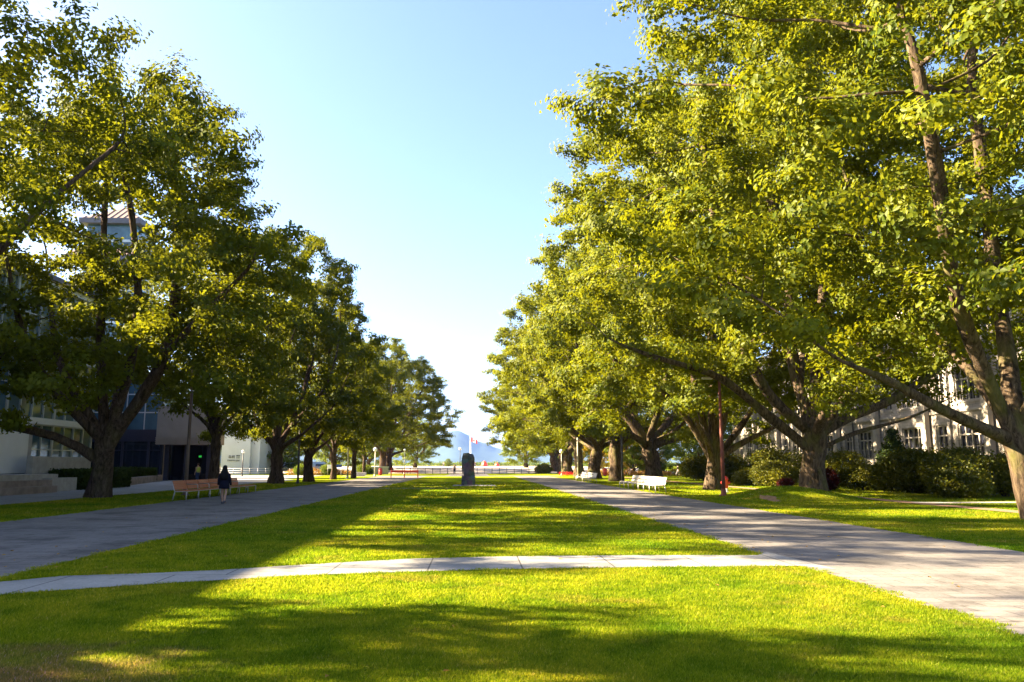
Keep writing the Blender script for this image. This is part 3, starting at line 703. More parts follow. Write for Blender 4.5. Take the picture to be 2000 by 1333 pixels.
B = np.stack([bx, by, bz - 0.004], -1); dx = np.stack([np.cos(a), np.sin(a), np.zeros(nb)], -1) * wd[:, None]
T = B + np.concatenate([lean, h[:, None]], 1)
GV = np.stack([B - dx, B + dx, T], 1).reshape(-1, 3)
gm = np_mesh('grass', GV, np.arange(nb * 3).reshape(-1, 3), M['blade'])
kind(obj('grass', gm), 'stuff')

# fallen leaves, most of them along the path edges
nf = 260; fy = 5.5 + 50 * rng.random(nf) ** 1.6; side = rng.integers(0, 5, nf)
fx = np.choose(side, [XL1 - np.abs(rng.normal(0, 1.2, nf)), XR0 + np.abs(rng.normal(0, 1.2, nf)), XR1 + rng.normal(0, 0.9, nf), rng.uniform(-7, 5.5, nf), rng.uniform(11, 18, nf)])
fa = rng.random(nf) * 6.28; fs_ = rng.uniform(0.028, 0.05, nf); fz = gz(fx, fy) + 0.022
ca, sa = np.cos(fa) * fs_, np.sin(fa) * fs_
fv = np.stack([np.stack([fx - ca, fy - sa, fz], -1), np.stack([fx + sa * .6, fy - ca * .6, fz + 0.018], -1), np.stack([fx + ca, fy + sa, fz + 0.006], -1), np.stack([fx - sa * .6, fy + ca * .6, fz + 0.02], -1)], 1).reshape(-1, 3); bq = np.arange(nf)[:, None] * 4
kind(obj('fallen_leaves', np_mesh('fallen_leaves', fv, np.stack([bq + (0, 1, 2), bq + (0, 2, 3)], 1).reshape(-1, 3), M['leaf_dry'])), 'stuff')

# ------------------------------------------------------------------ mountain and air
xs = np.linspace(-2500, 2500, 160); tt = np.linspace(0, 1, 26)
r_ = np.random.default_rng(3)
def ridge(x):
    base = 190 + 45 * np.exp(-((x + 140) / 220.0) ** 2) - 90 * np.clip((x + 100) / 420.0, 0, 1)
    for k, a_ in ((0.004, 16), (0.011, 8), (0.027, 5), (0.06, 2.5)): base = base + a_ * np.sin(x * k + k * 900)
    return base
HX, HT = np.meshgrid(xs, tt)
hz_ = ridge(HX) * np.sin(HT * math.pi / 2) ** 1.2 + (r_.random(HX.shape) - 0.5) * 14 * HT * (HT < 0.99)
hy_ = 5000 + 900 * HT + 60 * np.sin(HX * 0.012) * (1 - HT)
hv = np.stack([HX, hy_, hz_ - 3], -1).reshape(-1, 3)
back = np.stack([xs, np.full_like(xs, 6300), np.full_like(xs, -3)], -1); hv = np.concatenate([hv, back])
n2_ = len(xs); i = np.arange(len(tt))[:, None] * n2_ + np.arange(n2_ - 1)[None]
kind(obj('mountain', np_mesh('mountain', hv, np.stack([i, i + 1, i + n2_ + 1, i + n2_], -1).reshape(-1, 4), M['hill'], True)), 'structure')
mb = MB().b6(-2700, 2700, -320, 6600, -5, 330)
hm = bpy.data.materials.new('air_haze'); hm.use_nodes = True; t = hm.node_tree
for n in list(t.nodes): t.nodes.remove(n)
pv = t.nodes.new('ShaderNodeVolumePrincipled'); pv.inputs['Color'].default_value = (0.26, 0.44, 1.0, 1); pv.inputs['Density'].default_value = 0.00006; pv.inputs['Anisotropy'].default_value = 0.0
o = t.nodes.new('ShaderNodeOutputMaterial'); t.links.new(pv.outputs[0], o.inputs['Volume'])
HAZE = True
if HAZE: kind(mb.build('haze', hm), 'stuff')

# ------------------------------------------------------------------ shrubs and hedges
def leaf_cloud(name, seed, blobs, nleaf, leaf, m):
    """leaves spread through the outer part of several lumpy blobs: (x,y,z,rx,ry,rz)"""
    rng = np.random.default_rng(seed); b = np.array(blobs); vol = (b[:, 3] * b[:, 4] * b[:, 5]) ** (2 / 3); k = rng.choice(len(b), nleaf, p=vol / vol.sum())
    d = rng.normal(0, 1, (nleaf, 3)); d /= np.linalg.norm(d, axis=1)[:, None]; q = rng.random(nleaf) ** 0.3
    # small sprays break the outline
    sp = rng.normal(0, 1, (len(b) * 60, 3)); sp /= np.linalg.norm(sp, axis=1)[:, None]; s_i = rng.integers(0, len(sp), nleaf)
    use = rng.random(nleaf) < 0.65; d = np.where(use[:, None], sp[s_i] + rng.normal(0, 0.13, (nleaf, 3)), d)
    q = np.where(use, 0.8 + 0.28 * rng.random(len(sp))[s_i] + rng.normal(0, 0.06, nleaf), q)
    C = b[k, :3] + d * q[:, None] * b[k, 3:]; C = C[C[:, 2] > 0.02]; d = d[:len(C)]; n = len(C)
    nor = d * 0.7 + np.array([0, 0, 0.6]) + rng.normal(0, 1, (n, 3)) * 0.5; nor /= np.linalg.norm(nor, axis=1)[:, None]
    ax = rng.normal(0, 1, (n, 3)); ax -= nor * np.sum(ax * nor, 1)[:, None]; ax /= np.linalg.norm(ax, axis=1)[:, None]; sd = np.cross(nor, ax)
    L = (leaf * rng.uniform(0.6, 1.3, n))[:, None]; Wd = L * 0.32
    LV = np.stack([C - ax * L * 0.5, C + sd * Wd + nor * L * 0.06, C + ax * L * 0.5, C - sd * Wd + nor * L * 0.06], 1).reshape(-1, 3); bb = np.arange(n)[:, None] * 4
    return np_mesh(name, LV, np.stack([bb + (0, 1, 2), bb + (0, 2, 3)], 1).reshape(-1, 3), m)
def stems(name, seed, rad, h, n=7):
    r = random.Random(seed); b = MB()
    for k in range(n):
        a = r.random() * 6.28; q = r.uniform(0.3, 0.8) * rad
        b.tube([(0.1 * math.cos(a), 0.1 * math.sin(a), -0.05), (q * 0.5 * math.cos(a), q * 0.5 * math.sin(a), h * 0.45), (q * math.cos(a), q * math.sin(a), h * 0.85)], [0.05, 0.035, 0.015], 5)
    o = b.build(name, M['bark_dark'], None, True); me = o.data; bpy.data.objects.remove(o); return me
SH = [
 (stems('s0', 1, 1.5, 2.0), leaf_cloud('c0', 1, [(0, 0, 1.1, 1.5, 1.4, 1.05), (0.9, 0.3, 0.9, 1.0, 1.1, 0.8), (-0.9, -0.3, 0.95, 1.0, 1.0, 0.85), (0.2, -0.8, 0.75, 1.0, 0.9, 0.7), (-0.3, 0.5, 1.6, 0.8, 0.8, 0.6)], 15000, 0.15, M['leaf_shrub'])),
 (stems('s1', 2, 1.7, 1.8), leaf_cloud('c1', 2, [(-0.6, 0, 1.0, 1.4, 1.3, 0.95), (0.9, -0.2, 1.0, 1.2, 1.2, 0.9), (0.1, 0.7, 1.4, 1.1, 0.9, 0.7), (-1.3, -0.5, 0.7, 0.8, 0.8, 0.65)], 14000, 0.15, M['leaf_shrub'])),
 (stems('s2', 3, 1.2, 1.4), leaf_cloud('c2', 3, [(0, 0, 0.8, 1.2, 1.2, 0.75), (0.6, 0.5, 0.6, 0.8, 0.8, 0.6), (-0.7, 0.1, 0.6, 0.8, 0.8, 0.6)], 9000, 0.14, M['leaf_shrub']))]
GS = 'shrubs along the stone building'
def shrub(k, name, label, x, y, rz, s, leafm=None, group=GS):
    t = thing(name, label, 'shrub', (x, y, gzf(x, y)), rz, group); t.scale = s if isinstance(s, tuple) else (s,) * 3
    obj('stem', SH[k][0], t); me = SH[k][1]
    if leafm: me = me.copy(); me.materials.clear(); me.materials.append(leafm)
    obj('foliage', me, t); return t
for k, x, y, rz, s, lab in (
    (0, 24.8, 39.8, 0.0, 0.85, 'dark shrub nearest the right frame edge, low beside the cut tree trunk'),
    (1, 26.4, 43.0, 1.1, 1.05, 'olive green shrub left of the one at the right frame edge'),
    (0, 26.6, 47.2, 2.2, 1.2, 'broad yellow-topped shrub below the wide stone-mullioned window'),
    (1, 25.6, 51.4, 3.0, 0.8, 'shrub in front of the small dark conifer by the stone building'),
    (2, 24.6, 54.6, 0.7, 0.8, 'low rounded dark shrub right of the red-leaved bush'),
    (0, 30.6, 49.5, 4.4, 1.25, 'shrub at the back, close under the stone wall and right of the conifer'),
    (1, 28.8, 42.2, 5.0, 1.1, 'shrub at the back near the right edge, close under the stone wall'),
    (0, 23.4, 61.5, 5.6, 0.92, 'bright rounded green shrub between the reddish lamp post and the massive trunk'),
    (1, 26.0, 68.0, 0.4, 1.45, 'tall brownish shrub left of the bright rounded shrub'),
    (0, 24.5, 76.0, 1.4, 1.25, 'dark shrub behind the slim pale trunk of the fanning tree'),
    (2, 22.2, 64.0, 2.4, 0.85, 'small dark shrub at the left foot of the bright rounded shrub'),
    (1, 25.0, 86.0, 3.4, 1.3, 'dense dark shrub between the slim pale trunk and the leaning mossy trunk'),
    (0, 29.0, 62.0, 4.6, 1.25, 'tall shrub by the building wall behind the bright rounded shrub'),
    (0, 28.0, 98.0, 1.0, 1.1, 'small shrub right of the walker in the right background'),
    (2, 13.0, 152.0, 0.2, 1.2, 'clipped dark round bush at the right end of the far fence'),
    (0, 31.0, 140.0, 0.9, 1.5, 'light green bush behind the dry orange planting')):
    shrub(k, 'shrub', lab, x, y, rz, s)
shrub(2, 'red_shrub', 'dark red-leaved bush just right of the massive trunk', 23.2, 51.6, 0.4, (0.55, 0.55, 0.95), M['leaf_red'])
shrub(2, 'red_shrub', 'small dark red bush beside the bright rounded green shrub', 22.9, 58.0, 1.4, 0.45, M['leaf_red'])
shrub(0, 'shrub', 'light green shrub behind the blue board', -27.5, 128, 0.2, 0.8, M['leaf_far'], 'shrubs on the left sunlit grass')
shrub(1, 'shrub', 'low green shrub right of the blue board', -24.5, 133, 1.2, 0.8, M['leaf_far'], 'shrubs on the left sunlit grass')
shrub(1, 'shrub', 'low green shrub behind the red litter bin on the left', -19.5, 140, 2.2, 0.8, M['leaf_far'], 'shrubs on the left sunlit grass')
# conifer
cf = thing('conifer', 'small dark pointed conifer standing against the stone building', 'conifer', (28.3, 52.5, 0), 0)
obj('trunk', stems('st', 9, 0.3, 2.6, 3), cf)
bl = []
for k in range(9):
    z = 0.5 + k * 0.42; w = 1.75 * (1 - k / 9.5)
    for j in range(4): a = j * 1.57 + k * 0.7; bl.append((0.45 * w * math.cos(a), 0.45 * w * math.sin(a), z, 0.62 * w + 0.1, 0.62 * w + 0.1, 0.3))
obj('foliage', leaf_cloud('conifer_leaves', 21, bl, 15000, 0.16, M['leaf_hedge']), cf)
# clipped hedges on the left
def hedge(label, x0, x1, y0, y1, z0, z1, seed):
    h_ = thing('hedge', label, 'hedge', ((x0 + x1) / 2, (y0 + y1) / 2, z0), 0, 'clipped hedges in front of the glass building')
    cx, cy_, H = (x1 - x0), (y1 - y0), z1 - z0
    rng = np.random.default_rng(seed); n = 9000
    P = rng.random((n, 3)) * (cx, cy_, H) - (cx / 2, cy_ / 2, 0); f = rng.integers(0, 5, n)
    P[f == 0, 0] = -cx / 2; P[f == 1, 0] = cx / 2; P[f == 2, 1] = -cy_ / 2; P[f == 3, 1] = cy_ / 2; P[f == 4, 2] = H
    P += rng.normal(0, 0.05, P.shape); P[:, 2] = np.clip(P[:, 2], 0.03, None)
    nor = rng.normal(0, 1, (n, 3)) + (0, 0, 0.4); nor /= np.linalg.norm(nor, axis=1)[:, None]; ax = rng.normal(0, 1, (n, 3)); ax -= nor * np.sum(ax * nor, 1)[:, None]; ax /= np.linalg.norm(ax, axis=1)[:, None]; sd = np.cross(nor, ax)
    L = rng.uniform(0.07, 0.14, n)[:, None]
    LV = np.stack([P - ax * L, P + sd * L * 0.6, P + ax * L, P - sd * L * 0.6], 1).reshape(-1, 3); bb = np.arange(n)[:, None] * 4
    obj('foliage', np_mesh('hedge_leaves', LV, np.stack([bb + (0, 1, 2), bb + (0, 2, 3)], 1).reshape(-1, 3), M['leaf_hedge']), h_)
    core = MB().b6(-cx / 2 + 0.12, cx / 2 - 0.12, -cy_ / 2 + 0.12, cy_ / 2 - 0.12, 0, H - 0.12); core.build('twig_core', M['bark_dark'], h_)
# ------------------------------------------------------------------ stone building on the right
gb = thing('stone_building', 'pale grey stone building with mullioned windows behind the right-hand trees', 'building', (38, 40, 0))
FW = 0.55                                        # wall thickness
bay = 8.2; nbay = 9; y_end = bay * nbay
rows = [(2.2, 4.9), (6.6, 9.2), (10.9, 13.2)]; ztop = 15.2
wins = []                                        # (y0, y1) of openings along the wall
for k in range(nbay): wins += [(k * bay + 1.1, k * bay + 4.3), (k * bay + 5.7, k * bay + 7.2)]
wall = MB(); zprev = -0.2
for z0, z1 in rows:
    wall.b6(0, FW, 0, y_end, zprev, z0)
    yp = 0
    for a, b in wins: wall.b6(0, FW, yp, a, z0, z1); yp = b
    wall.b6(0, FW, yp, y_end, z0, z1); zprev = z1
wall.b6(0, FW, 0, y_end, zprev, ztop)
wall.b6(FW, 13, -0.003, FW, -0.2, ztop - 0.8); wall.b6(FW, 13, y_end - FW, y_end + 0.003, -0.2, ztop - 0.8)
wall.build('wall', M['gothic'], gb)
tr = MB()
for z in (1.7, 5.8, 10.1, 14.0): tr.b6(-0.14, 0, 0, y_end, z, z + 0.22)
for k in range(nbay + 1):
    y = min(max(k * bay + 0.0, 0.35), y_end - 0.35)
    tr.b6(-0.55, -0.143, y - 0.35, y + 0.35, -0.1, 9.8); tr.b6(-0.35, -0.143, y - 0.3, y + 0.3, 9.8, 14.9)
tr.build('buttress_trim', M['trim_stone'], gb, bevel=0.03)
cr = MB().b6(0.02, 0.5, 0, y_end, ztop, ztop + 0.18)
for k in range(int(y_end / 1.6)): cr.b6(0.02, 0.5, k * 1.6 + 0.3, k * 1.6 + 1.2, ztop + 0.18, ztop + 0.7)
cr.build('parapet', M['trim_stone'], gb)
rf = MB().add([(FW, 0.3, ztop - 0.6), (13, 0.3, ztop - 0.6), (13, y_end - 0.3, ztop - 0.6), (FW, y_end - 0.3, ztop - 0.6), (6.5, 3, ztop + 3.4), (6.5, y_end - 3, ztop + 3.4)], [(0, 4, 5, 3), (1, 2, 5, 4), (0, 1, 4), (2, 3, 5), (3, 2, 1, 0)])
rf.build('roof', M['slate_metal'], gb)
back = MB().b6(12.4, 13, FW, y_end - FW, -0.2, ztop - 0.8); back.build('back_wall', M['gothic'], gb)
def stone_window(w, h, lights, transom):
    fr = MB(); d0, d1 = 0.12, 0.30; t_ = 0.10
    fr.b6(d0, d1, 0, t_, 0, h); fr.b6(d0, d1, w - t_, w, 0, h); fr.b6(d0, d1, t_, w - t_, 0, 0.14); fr.b6(d0, d1, t_, w - t_, h - 0.12, h)
    lw = w / lights; zt = h * transom
    for k in range(1, lights): fr.b6(d0 + 0.01, d1 - 0.01, k * lw - 0.06, k * lw + 0.06, 0.14, h - 0.12)
    for k in range(lights):
        a = k * lw + (t_ if k == 0 else 0.06); b = (k + 1) * lw - (t_ if k == lights - 1 else 0.06)
        fr.b6(d0 + 0.015, d1 - 0.015, a, b, zt - 0.06, zt + 0.06)
        fr.b6(0.17, 0.235, a, b, zt * 0.5 - 0.02, zt * 0.5 + 0.02); fr.b6(0.17, 0.235, (a + b) / 2 - 0.015, (a + b) / 2 + 0.015, 0.14, zt * 0.5 - 0.02)
    fr.b6(-0.06, 0.12, -0.1, w + 0.1, -0.12, 0.0)
    return fr
wp = stone_window(3.2, 2.7, 4, 0.68).build('window', M['trim_stone'], gb); wpp = MB().b6(0.24, 0.28, 0.1, 3.1, 0.1, 2.6).build('pane', M['glass_dark'], wp)
np_ = stone_window(1.5, 2.7, 2, 0.68).build('window', M['trim_stone'], gb); npp = MB().b6(0.24, 0.28, 0.1, 1.4, 0.1, 2.6).build('pane', M['glass_dark'], np_)
first = {0: True, 1: True}
for z0, z1 in rows:
    for j, (a, b) in enumerate(wins):
        src, sp_ = (wp, wpp) if j % 2 == 0 else (np_, npp)
        if first[j % 2]: o, first[j % 2] = src, False
        else:
            o = src.copy(); COL.objects.link(o); c = sp_.copy(); COL.objects.link(c); c.parent = o; o.parent = gb
        o.location = (0, a, z0); o.scale = (1, 1, (z1 - z0) / 2.7)
for y in (5.0, 21.4, 37.8, 54.2): MB().tube([(-0.12, y, 0), (-0.12, y, 14.0)], 0.07, 8).build('drainpipe', M['pole_dark'], gb)

# ------------------------------------------------------------------ glass library on the left
lb = thing('glass_building', 'modern glass-walled building with white piers on a terrace, left edge', 'building', (-31.2, 6, 0))
LY, LH = 60.0, 15.0
core = MB().b6(-22, -0.35, 0.25, LY - 0.25, 0.0, LH - 0.5); core.build('core', M['purple_metal'], lb)
slab = MB()
for z in (4.55, 9.5, LH - 0.42): slab.b6(-22.2, 0.12, 0, LY, z, z + 0.42)
slab.build('floor_band', M['white_panel'], lb)
bw = 6.0
for lvl, (z0, z1) in enumerate(((1.0, 4.55), (4.97, 9.5), (9.92, LH - 0.42))):
    for k in range(10):
        p = MB().b6(-0.32, -0.28, k * bw + 0.06, (k + 1) * bw - 0.06, z0, z1).build('glazing', M['glass_blue'] if (k + lvl) % 3 else M['glass_green'], lb)
        f = MB()
        for j in range(5):
            y = k * bw + 0.06 + j * (bw - 0.12) / 4; f.b6(-0.275, -0.15, y - 0.035, y + 0.035, z0, z1)
        zs = [z0 + 0.04, z0 + (z1 - z0) * 0.5, z1 - 0.04]
        for z in zs:
            for j in range(4):
                y0 = k * bw + 0.06 + j * (bw - 0.12) / 4 + 0.038; y1 = y0 + (bw - 0.12) / 4 - 0.076; f.b6(-0.275, -0.17, y0, y1, z - 0.03, z + 0.03)
        f.build('mullions', M['mullion'], p)
MB().b6(-0.13, 0.55, 45.6, 49.6, 1.12, 4.52).build('white_pier', M['white_panel'], lb, bevel=0.02)
MB().b6(-0.13, 0.35, 49.603, 50.4, 1.12, 4.52).build('grey_pier', M['concrete'], lb)
MB().b6(-22.4, 0.4, -0.2, LY + 0.2, LH, LH + 0.35).build('roof', M['slate_metal'], lb)
# taller block added behind the terrace to cast shade over the plaza
wg = MB().b6(-29, -12, LY + 0.3, LY + 21, 0, 17.5).build('shading_wing', M['glass_blue'], lb)
f = MB()
for k in range(11):
    y = LY + 0.5 + k * 2.0; f.b6(-11.997, -11.9, y - 0.05, y + 0.05, 0, 17.3)
for z in (4.3, 8.6, 12.9, 17.3):
    for k in range(10):
        y = LY + 0.5 + k * 2.0; f.b6(-11.997, -11.91, y + 0.053, y + 1.947, z - 0.1, z + 0.1)
f.build('mullions', M['mullion'], wg)
# terrace and stepped low walls
te = thing('terrace', 'low concrete terrace with stepped walls below the white pier', 'terrace', (-31.0, 20, 0))
MB().b6(0.2, 3.6, 0, 33.5, 0, 1.1).build('deck', M['concrete'], te)
MB().b6(3.6, 4.3, 0, 31.5, 0, 0.76).build('step', M['concrete_brown'], te)
MB().b6(4.3, 5.1, 0, 30.6, 0, 0.42).build('low_step', M['concrete_brown'], te)
MB().b6(3.62, 4.2, 31.6, 34.8, 0, 0.86).build('end_block', M['concrete'], te)
pw = thing('planter_wall', 'low concrete wall in front of the clipped hedges', 'wall', (-26.0, 50.8, 0))
MB().add(*[[(0, 4, 0), (0.4, 4, 0), (-7.3, 35.5, 0), (-7.7, 35.5, 0), (0, 4, 0.62), (0.4, 4, 0.62), (-7.3, 35.5, 0.62), (-7.7, 35.5, 0.62)], [(3, 2, 1, 0), (4, 5, 6, 7), (0, 1, 5, 4), (1, 2, 6, 5), (2, 3, 7, 6), (3, 0, 4, 7)]]).build('wall', M['concrete_brown'], pw)
cp = thing('concrete_parapet', 'plain concrete parapet panel behind the left hedge', 'wall', (-29.4, 55.2, 0))
MB().b6(-0.2, 0.2, -1.5, 6.4, 1.1, 2.25).build('panel', M['concrete'], cp, bevel=0.02); MB().b6(-0.25, 0.25, -1.3, 0.3, 0, 1.1).build('support', M['concrete'], cp)
hedge('clipped dark hedge left of the large dark trunk', -28.9, -26.6, 55.3, 62.5, 0.05, 1.3, 3)
hedge('clipped dark hedge right of the large dark trunk', -35.6, -32.3, 72.0, 82.0, 0.05, 1.35, 4)

# ------------------------------------------------------------------ entrance block, tower, white wall
eb = thing('entrance_building', 'entrance building with dark glass front and tan overhanging fascia', 'building', (-44.5, 88, 0))
MB().b6(-18, 10.0, 0.6, 4.5, 0, 5.5).build('wall', M['tan_fascia'], eb)
ug = MB().b6(-18, 9.9, 0.7, 4.4, 5.5, 11.6).build('upper_glazing', M['glass_blue'], eb)
f = MB()
for k in range(15): f.b6(-18 + k * 1.99 - 0.05, -18 + k * 1.99 + 0.05, 0.62, 0.69, 5.5, 11.6)
for z in (7.4, 9.4, 11.5):
    for k in range(14): f.b6(-18 + k * 1.99 + 0.055, -18 + (k + 1) * 1.99 - 0.055, 0.63, 0.69, z - 0.06, z + 0.06)
f.build('mullions', M['mullion'], ug)
MB().b6(0.5, 10.2, 0.1, 0.58, 0.0, 4.2).build('dark_glazing', M['glass_dark'], eb)
f = MB()
for x in (0.4, 3.2, 6.0, 8.8, 10.2): f.b6(x - 0.12, x + 0.12, -0.08, 0.09, 0, 4.2)
f.b6(0.3, 10.3, -0.1, 0.1, 4.2, 5.5); f.b6(0.52, 10.08, -0.05, 0.08, 3.2, 3.3)
f.build('dark_frame', M['purple_metal'], eb)
fa = MB(); fa.b6(10.0, 16.2, -1.2, 2.2, 4.6, 8.0)
for k in range(4): fa.b6(9.95, 16.25, -1.26 + 0.0, -1.203, 3.9 + k * 0.2, 4.02 + k * 0.2)
fa.b6(10.0, 16.2, -1.2, 2.2, 3.85, 4.6)
fa.build('fascia', M['tan_fascia'], eb)
MB().b6(10.3, 16.0, 1.7, 2.1, 0, 3.85).build('entrance_glazing', M['glass_dark'], eb)
for x in (11.0, 13.1, 15.5): MB().b6(x - 0.22, x + 0.22, -0.6, -0.2, 0, 3.85).build('column', M['purple_metal'], eb)
gs = thing('exit_sign', 'small glowing green sign in the dark entrance', 'sign', (-30.6, 89.4, 2.6))
gm_ = bpy.data.materials.new('green_sign_light'); gm_.use_nodes = True; gb_ = gm_.node_tree.nodes['Principled BSDF']; gb_.inputs['Base Color'].default_value = (0.02, 0.3, 0.04, 1); gb_.inputs['Emission Color'].default_value = (0.05, 1, 0.1, 1); gb_.inputs['Emission Strength'].default_value = 0.05
MB().b6(-0.14, 0.14, 0.0, 0.06, -0.1, 0.1).build('lit_face', gm_, gs); MB().b6(-0.18, 0.18, 0.063, 0.14, -0.14, 0.14).build('case', M['black'], gs)
tw = thing('tower', 'tall glass tower with brown pyramid roof seen through the left tree', 'tower', (-48.5, 106, 0))
MB().b6(-3.2, 3.2, -3.2, 3.2, 9, 33.2).build('shaft', M['glass_blue'], tw)
b = MB()
for z in np.arange(11, 33, 2.2): b.b6(-3.3, 3.3, -3.3, -3.203, z, z + 0.35); b.b6(3.203, 3.3, -3.3, 3.3, z + 0.002, z + 0.352)
b.build('bands', M['mullion'], tw)
def pyramid(hw, z0, z1, hw2=0.02):
    m = MB(); m.add([(-hw, -hw, z0), (hw, -hw, z0), (hw, hw, z0), (-hw, hw, z0), (-hw2, -hw2, z1), (hw2, -hw2, z1), (hw2, hw2, z1), (-hw2, hw2, z1)], [(3, 2, 1, 0), (4, 5, 6, 7), (0, 1, 5, 4), (1, 2, 6, 5), (2, 3, 7, 6), (3, 0, 4, 7)])
    for k in range(-4, 5):
        x = k * hw / 4.6
        if hw2 < 0.1:
            tt_ = abs(x) / hw; ztop_ = z1 - (z1 - z0) * tt_
            m.tube([(x, -hw, z0 + 0.06), (x, -hw * tt_, ztop_ + 0.06)], 0.06, 4); m.tube([(hw, x, z0 + 0.06), (hw * tt_, x, ztop_ + 0.06)], 0.06, 4)
        else:
            m.tube([(x, -hw, z0 + 0.06), (x * hw2 / hw, -hw2, z1 + 0.06)], 0.06, 4)
    return m
rt_ = pyramid(3.9, 33.9, 36.6).build('pyramid_roof', M['roof_metal'], tw); MB().b6(-4.0, 4.0, -4.0, 4.0, 33.2, 33.9).build('eave', M['slate_metal'], rt_)
r2_ = pyramid(5.0, 28.6, 30.2, 3.35).build('skirt_roof', M['roof_metal'], tw); MB().b6(-5.1, 5.1, -5.1, 5.1, 28.0, 28.6).build('eave', M['slate_metal'], r2_)

wb = thing('white_building', 'blank white block building with small dark lettering, behind the left bench', 'building', (-44.0, 138, 0))
MB().b6(-9, 0.0, 0.6, 18, 0, 12.5).build('wall', M['white_panel'], wb)
MB().add([(0.0, 0.6, 0), (4.6, 2.0, 0), (4.6, 18, 0), (0.0, 18, 0), (0.0, 0.6, 10.2), (4.6, 2.0, 10.2), (4.6, 18, 10.2), (0.0, 18, 10.2)], [(3, 2, 1, 0), (4, 5, 6, 7), (0, 1, 5, 4), (1, 2, 6, 5), (2, 3, 7, 6), (3, 0, 4, 7)]).build('lettered_wall', M['white_panel'], wb)
MB().b6(4.602, 6.0, 3.0, 18, 0, 8.6).build('side_wall', M['white_panel'], wb)
# two rows of dark lettering, too small in the photo to read: letter-like strokes of the same size
lt = MB(); rr = random.Random(4)
def stroke_row(x0, z0, n, w, h, t_):
    for k in range(n):
        x = x0 + k * w; kind_ = rr.choice('HELTFIU')
        def bar(ax, az, bx, bz):
            yy = 0.6 + 1.4 * ((ax + bx) / 2) / 4.6 - 0.03
            lt.box(((ax + bx) / 2, yy, (az + bz) / 2), (abs(bx - ax) + t_, 0.05, abs(bz - az) + t_), rz=0.295)
        c = w * 0.62
        if kind_ in 'HELFU': bar(x, z0, x, z0 + h)
        if kind_ in 'HU': bar(x + c, z0, x + c, z0 + h)
        if kind_ in 'TI': bar(x + c / 2, z0, x + c / 2, z0 + h)
        if kind_ in 'ETF': bar(x + (0 if kind_ == 'T' else t_), z0 + h - t_ * 0.4, x + c, z0 + h - t_ * 0.4)
        if kind_ in 'EFH': bar(x + t_, z0 + h / 2, x + c - t_, z0 + h / 2)
        if kind_ in 'ELU': bar(x + t_, z0 + t_ * 0.4, x + c - t_, z0 + t_ * 0.4)
stroke_row(1.35, 2.85, 4, 0.25, 0.42, 0.07); stroke_row(2.5, 2.8, 2, 0.3, 0.5, 0.09); stroke_row(1.15, 2.3, 10, 0.19, 0.22, 0.03)
lt.build('lettering', M['black'], wb)
# ------------------------------------------------------------------ benches
def bench(label, loc, rz, slat, nseg=7, nback=6):
    """long bench along +Y, seat facing +X; the far segment has no back"""
    L = 1.72; t = thing('long_bench', label, 'bench', loc, rz, 'long benches beside the two paths')
    for k in range(nseg):
        s = MB()
        for j in range(6): s.b6(-0.22 + j * 0.085, -0.22 + j * 0.085 + 0.065, k * L + 0.05, (k + 1) * L - 0.05, 0.43, 0.465)
        s.build('seat', slat, t)
        if k < nback:
            b = MB()
            for j in range(5):
                z = 0.50 + j * 0.085; x = -0.27 - (z - 0.5) * 0.32
                b.box((x, (k + 0.5) * L, z + 0.037), (0.03, L - 0.08, 0.078), ry=-0.3)
            b.build('backrest', slat, t)
    f = MB()
    for x in (-0.25, 0.31): f.b6(x - 0.02, x + 0.02, 0, nseg * L, 0.395, 0.428)
    for k in range(nseg + 1): f.b6(-0.229, 0.289, k * L - 0.02, k * L + 0.02, 0.395, 0.43)
    f.build('frame', M['metal_grey'], t)
    for k in range(nseg + 1):
        y = min(max(k * L, 0.02), nseg * L - 0.02)
        MB().tube([(0.31, y, 0.0), (0.31, y, 0.394)], 0.028, 8).build('leg', M['metal_grey'], t, True)
        MB().tube([(-0.34, y, 0.0), (-0.25, y, 0.394)], 0.028, 8).build('leg', M['metal_grey'], t, True)
        if k <= nback: MB().tube([(-0.252, y, 0.43), (-0.285, y, 0.5), (-0.425, y, 0.93)], 0.024, 6).build('back_support', M['metal_grey'], t, True)
    for k in range(1, nback): MB().tube([(0.24, k * L, 0.43), (0.24, k * L, 0.68), (0.18, k * L, 0.72), (-0.33, k * L, 0.72)], 0.022, 6).build('armrest', M['metal_grey'], t, True)
    return t
bench('long reddish wooden bench with metal legs in the shade beside the left path', (-14.2, 39.0, 0.01), R(-0.8), M['wood_red']).scale = (1, 0.95, 1)
def mirror_bench(label, loc): 
    t = bench(label, loc, 0, M['wood_pale']); t.scale = (-1, 1, 1); return t
mirror_bench('long sunlit whitish bench beside the right path near the dark lamp post', (11.2, 48.0, 0.01))
mirror_bench('smaller looking sunlit white bench farther up the right path', (11.0, 74.5, 0.01))

# ------------------------------------------------------------------ lamp posts
def tall_lamp(label, x, y, m, h=7.4, arm=-0.9):
    z = gzf(x, y); t = thing('lamp_post', label, 'lamp post', (x, y, z), 0, 'tall lamp posts along the paths')
    MB().tube([(0, 0, 0), (0, 0, 2.2), (0, 0, h)], [0.105, 0.095, 0.07], 12).build('pole', m, t, True)
    MB().lathe([(0.24, 0), (0.24, 0.04), (0.15, 0.08), (0.125, 0.35), (0.11, 0.36)], 14).build('base_plate', m, t, True)
    MB().tube([(0, 0, h - 0.12), (arm * 0.5, 0, h - 0.03), (arm, 0, h)], 0.035, 8).build('arm', m, t, True)
    hd = MB().box((arm * 1.25, 0, h + 0.01), (0.62, 0.26, 0.09)).build('lamp_head', M['metal_grey'], t, bevel=0.03)
    MB().box((arm * 1.25, 0, h - 0.043), (0.5, 0.2, 0.018)).build('lens', M['globe'], hd)
    return t
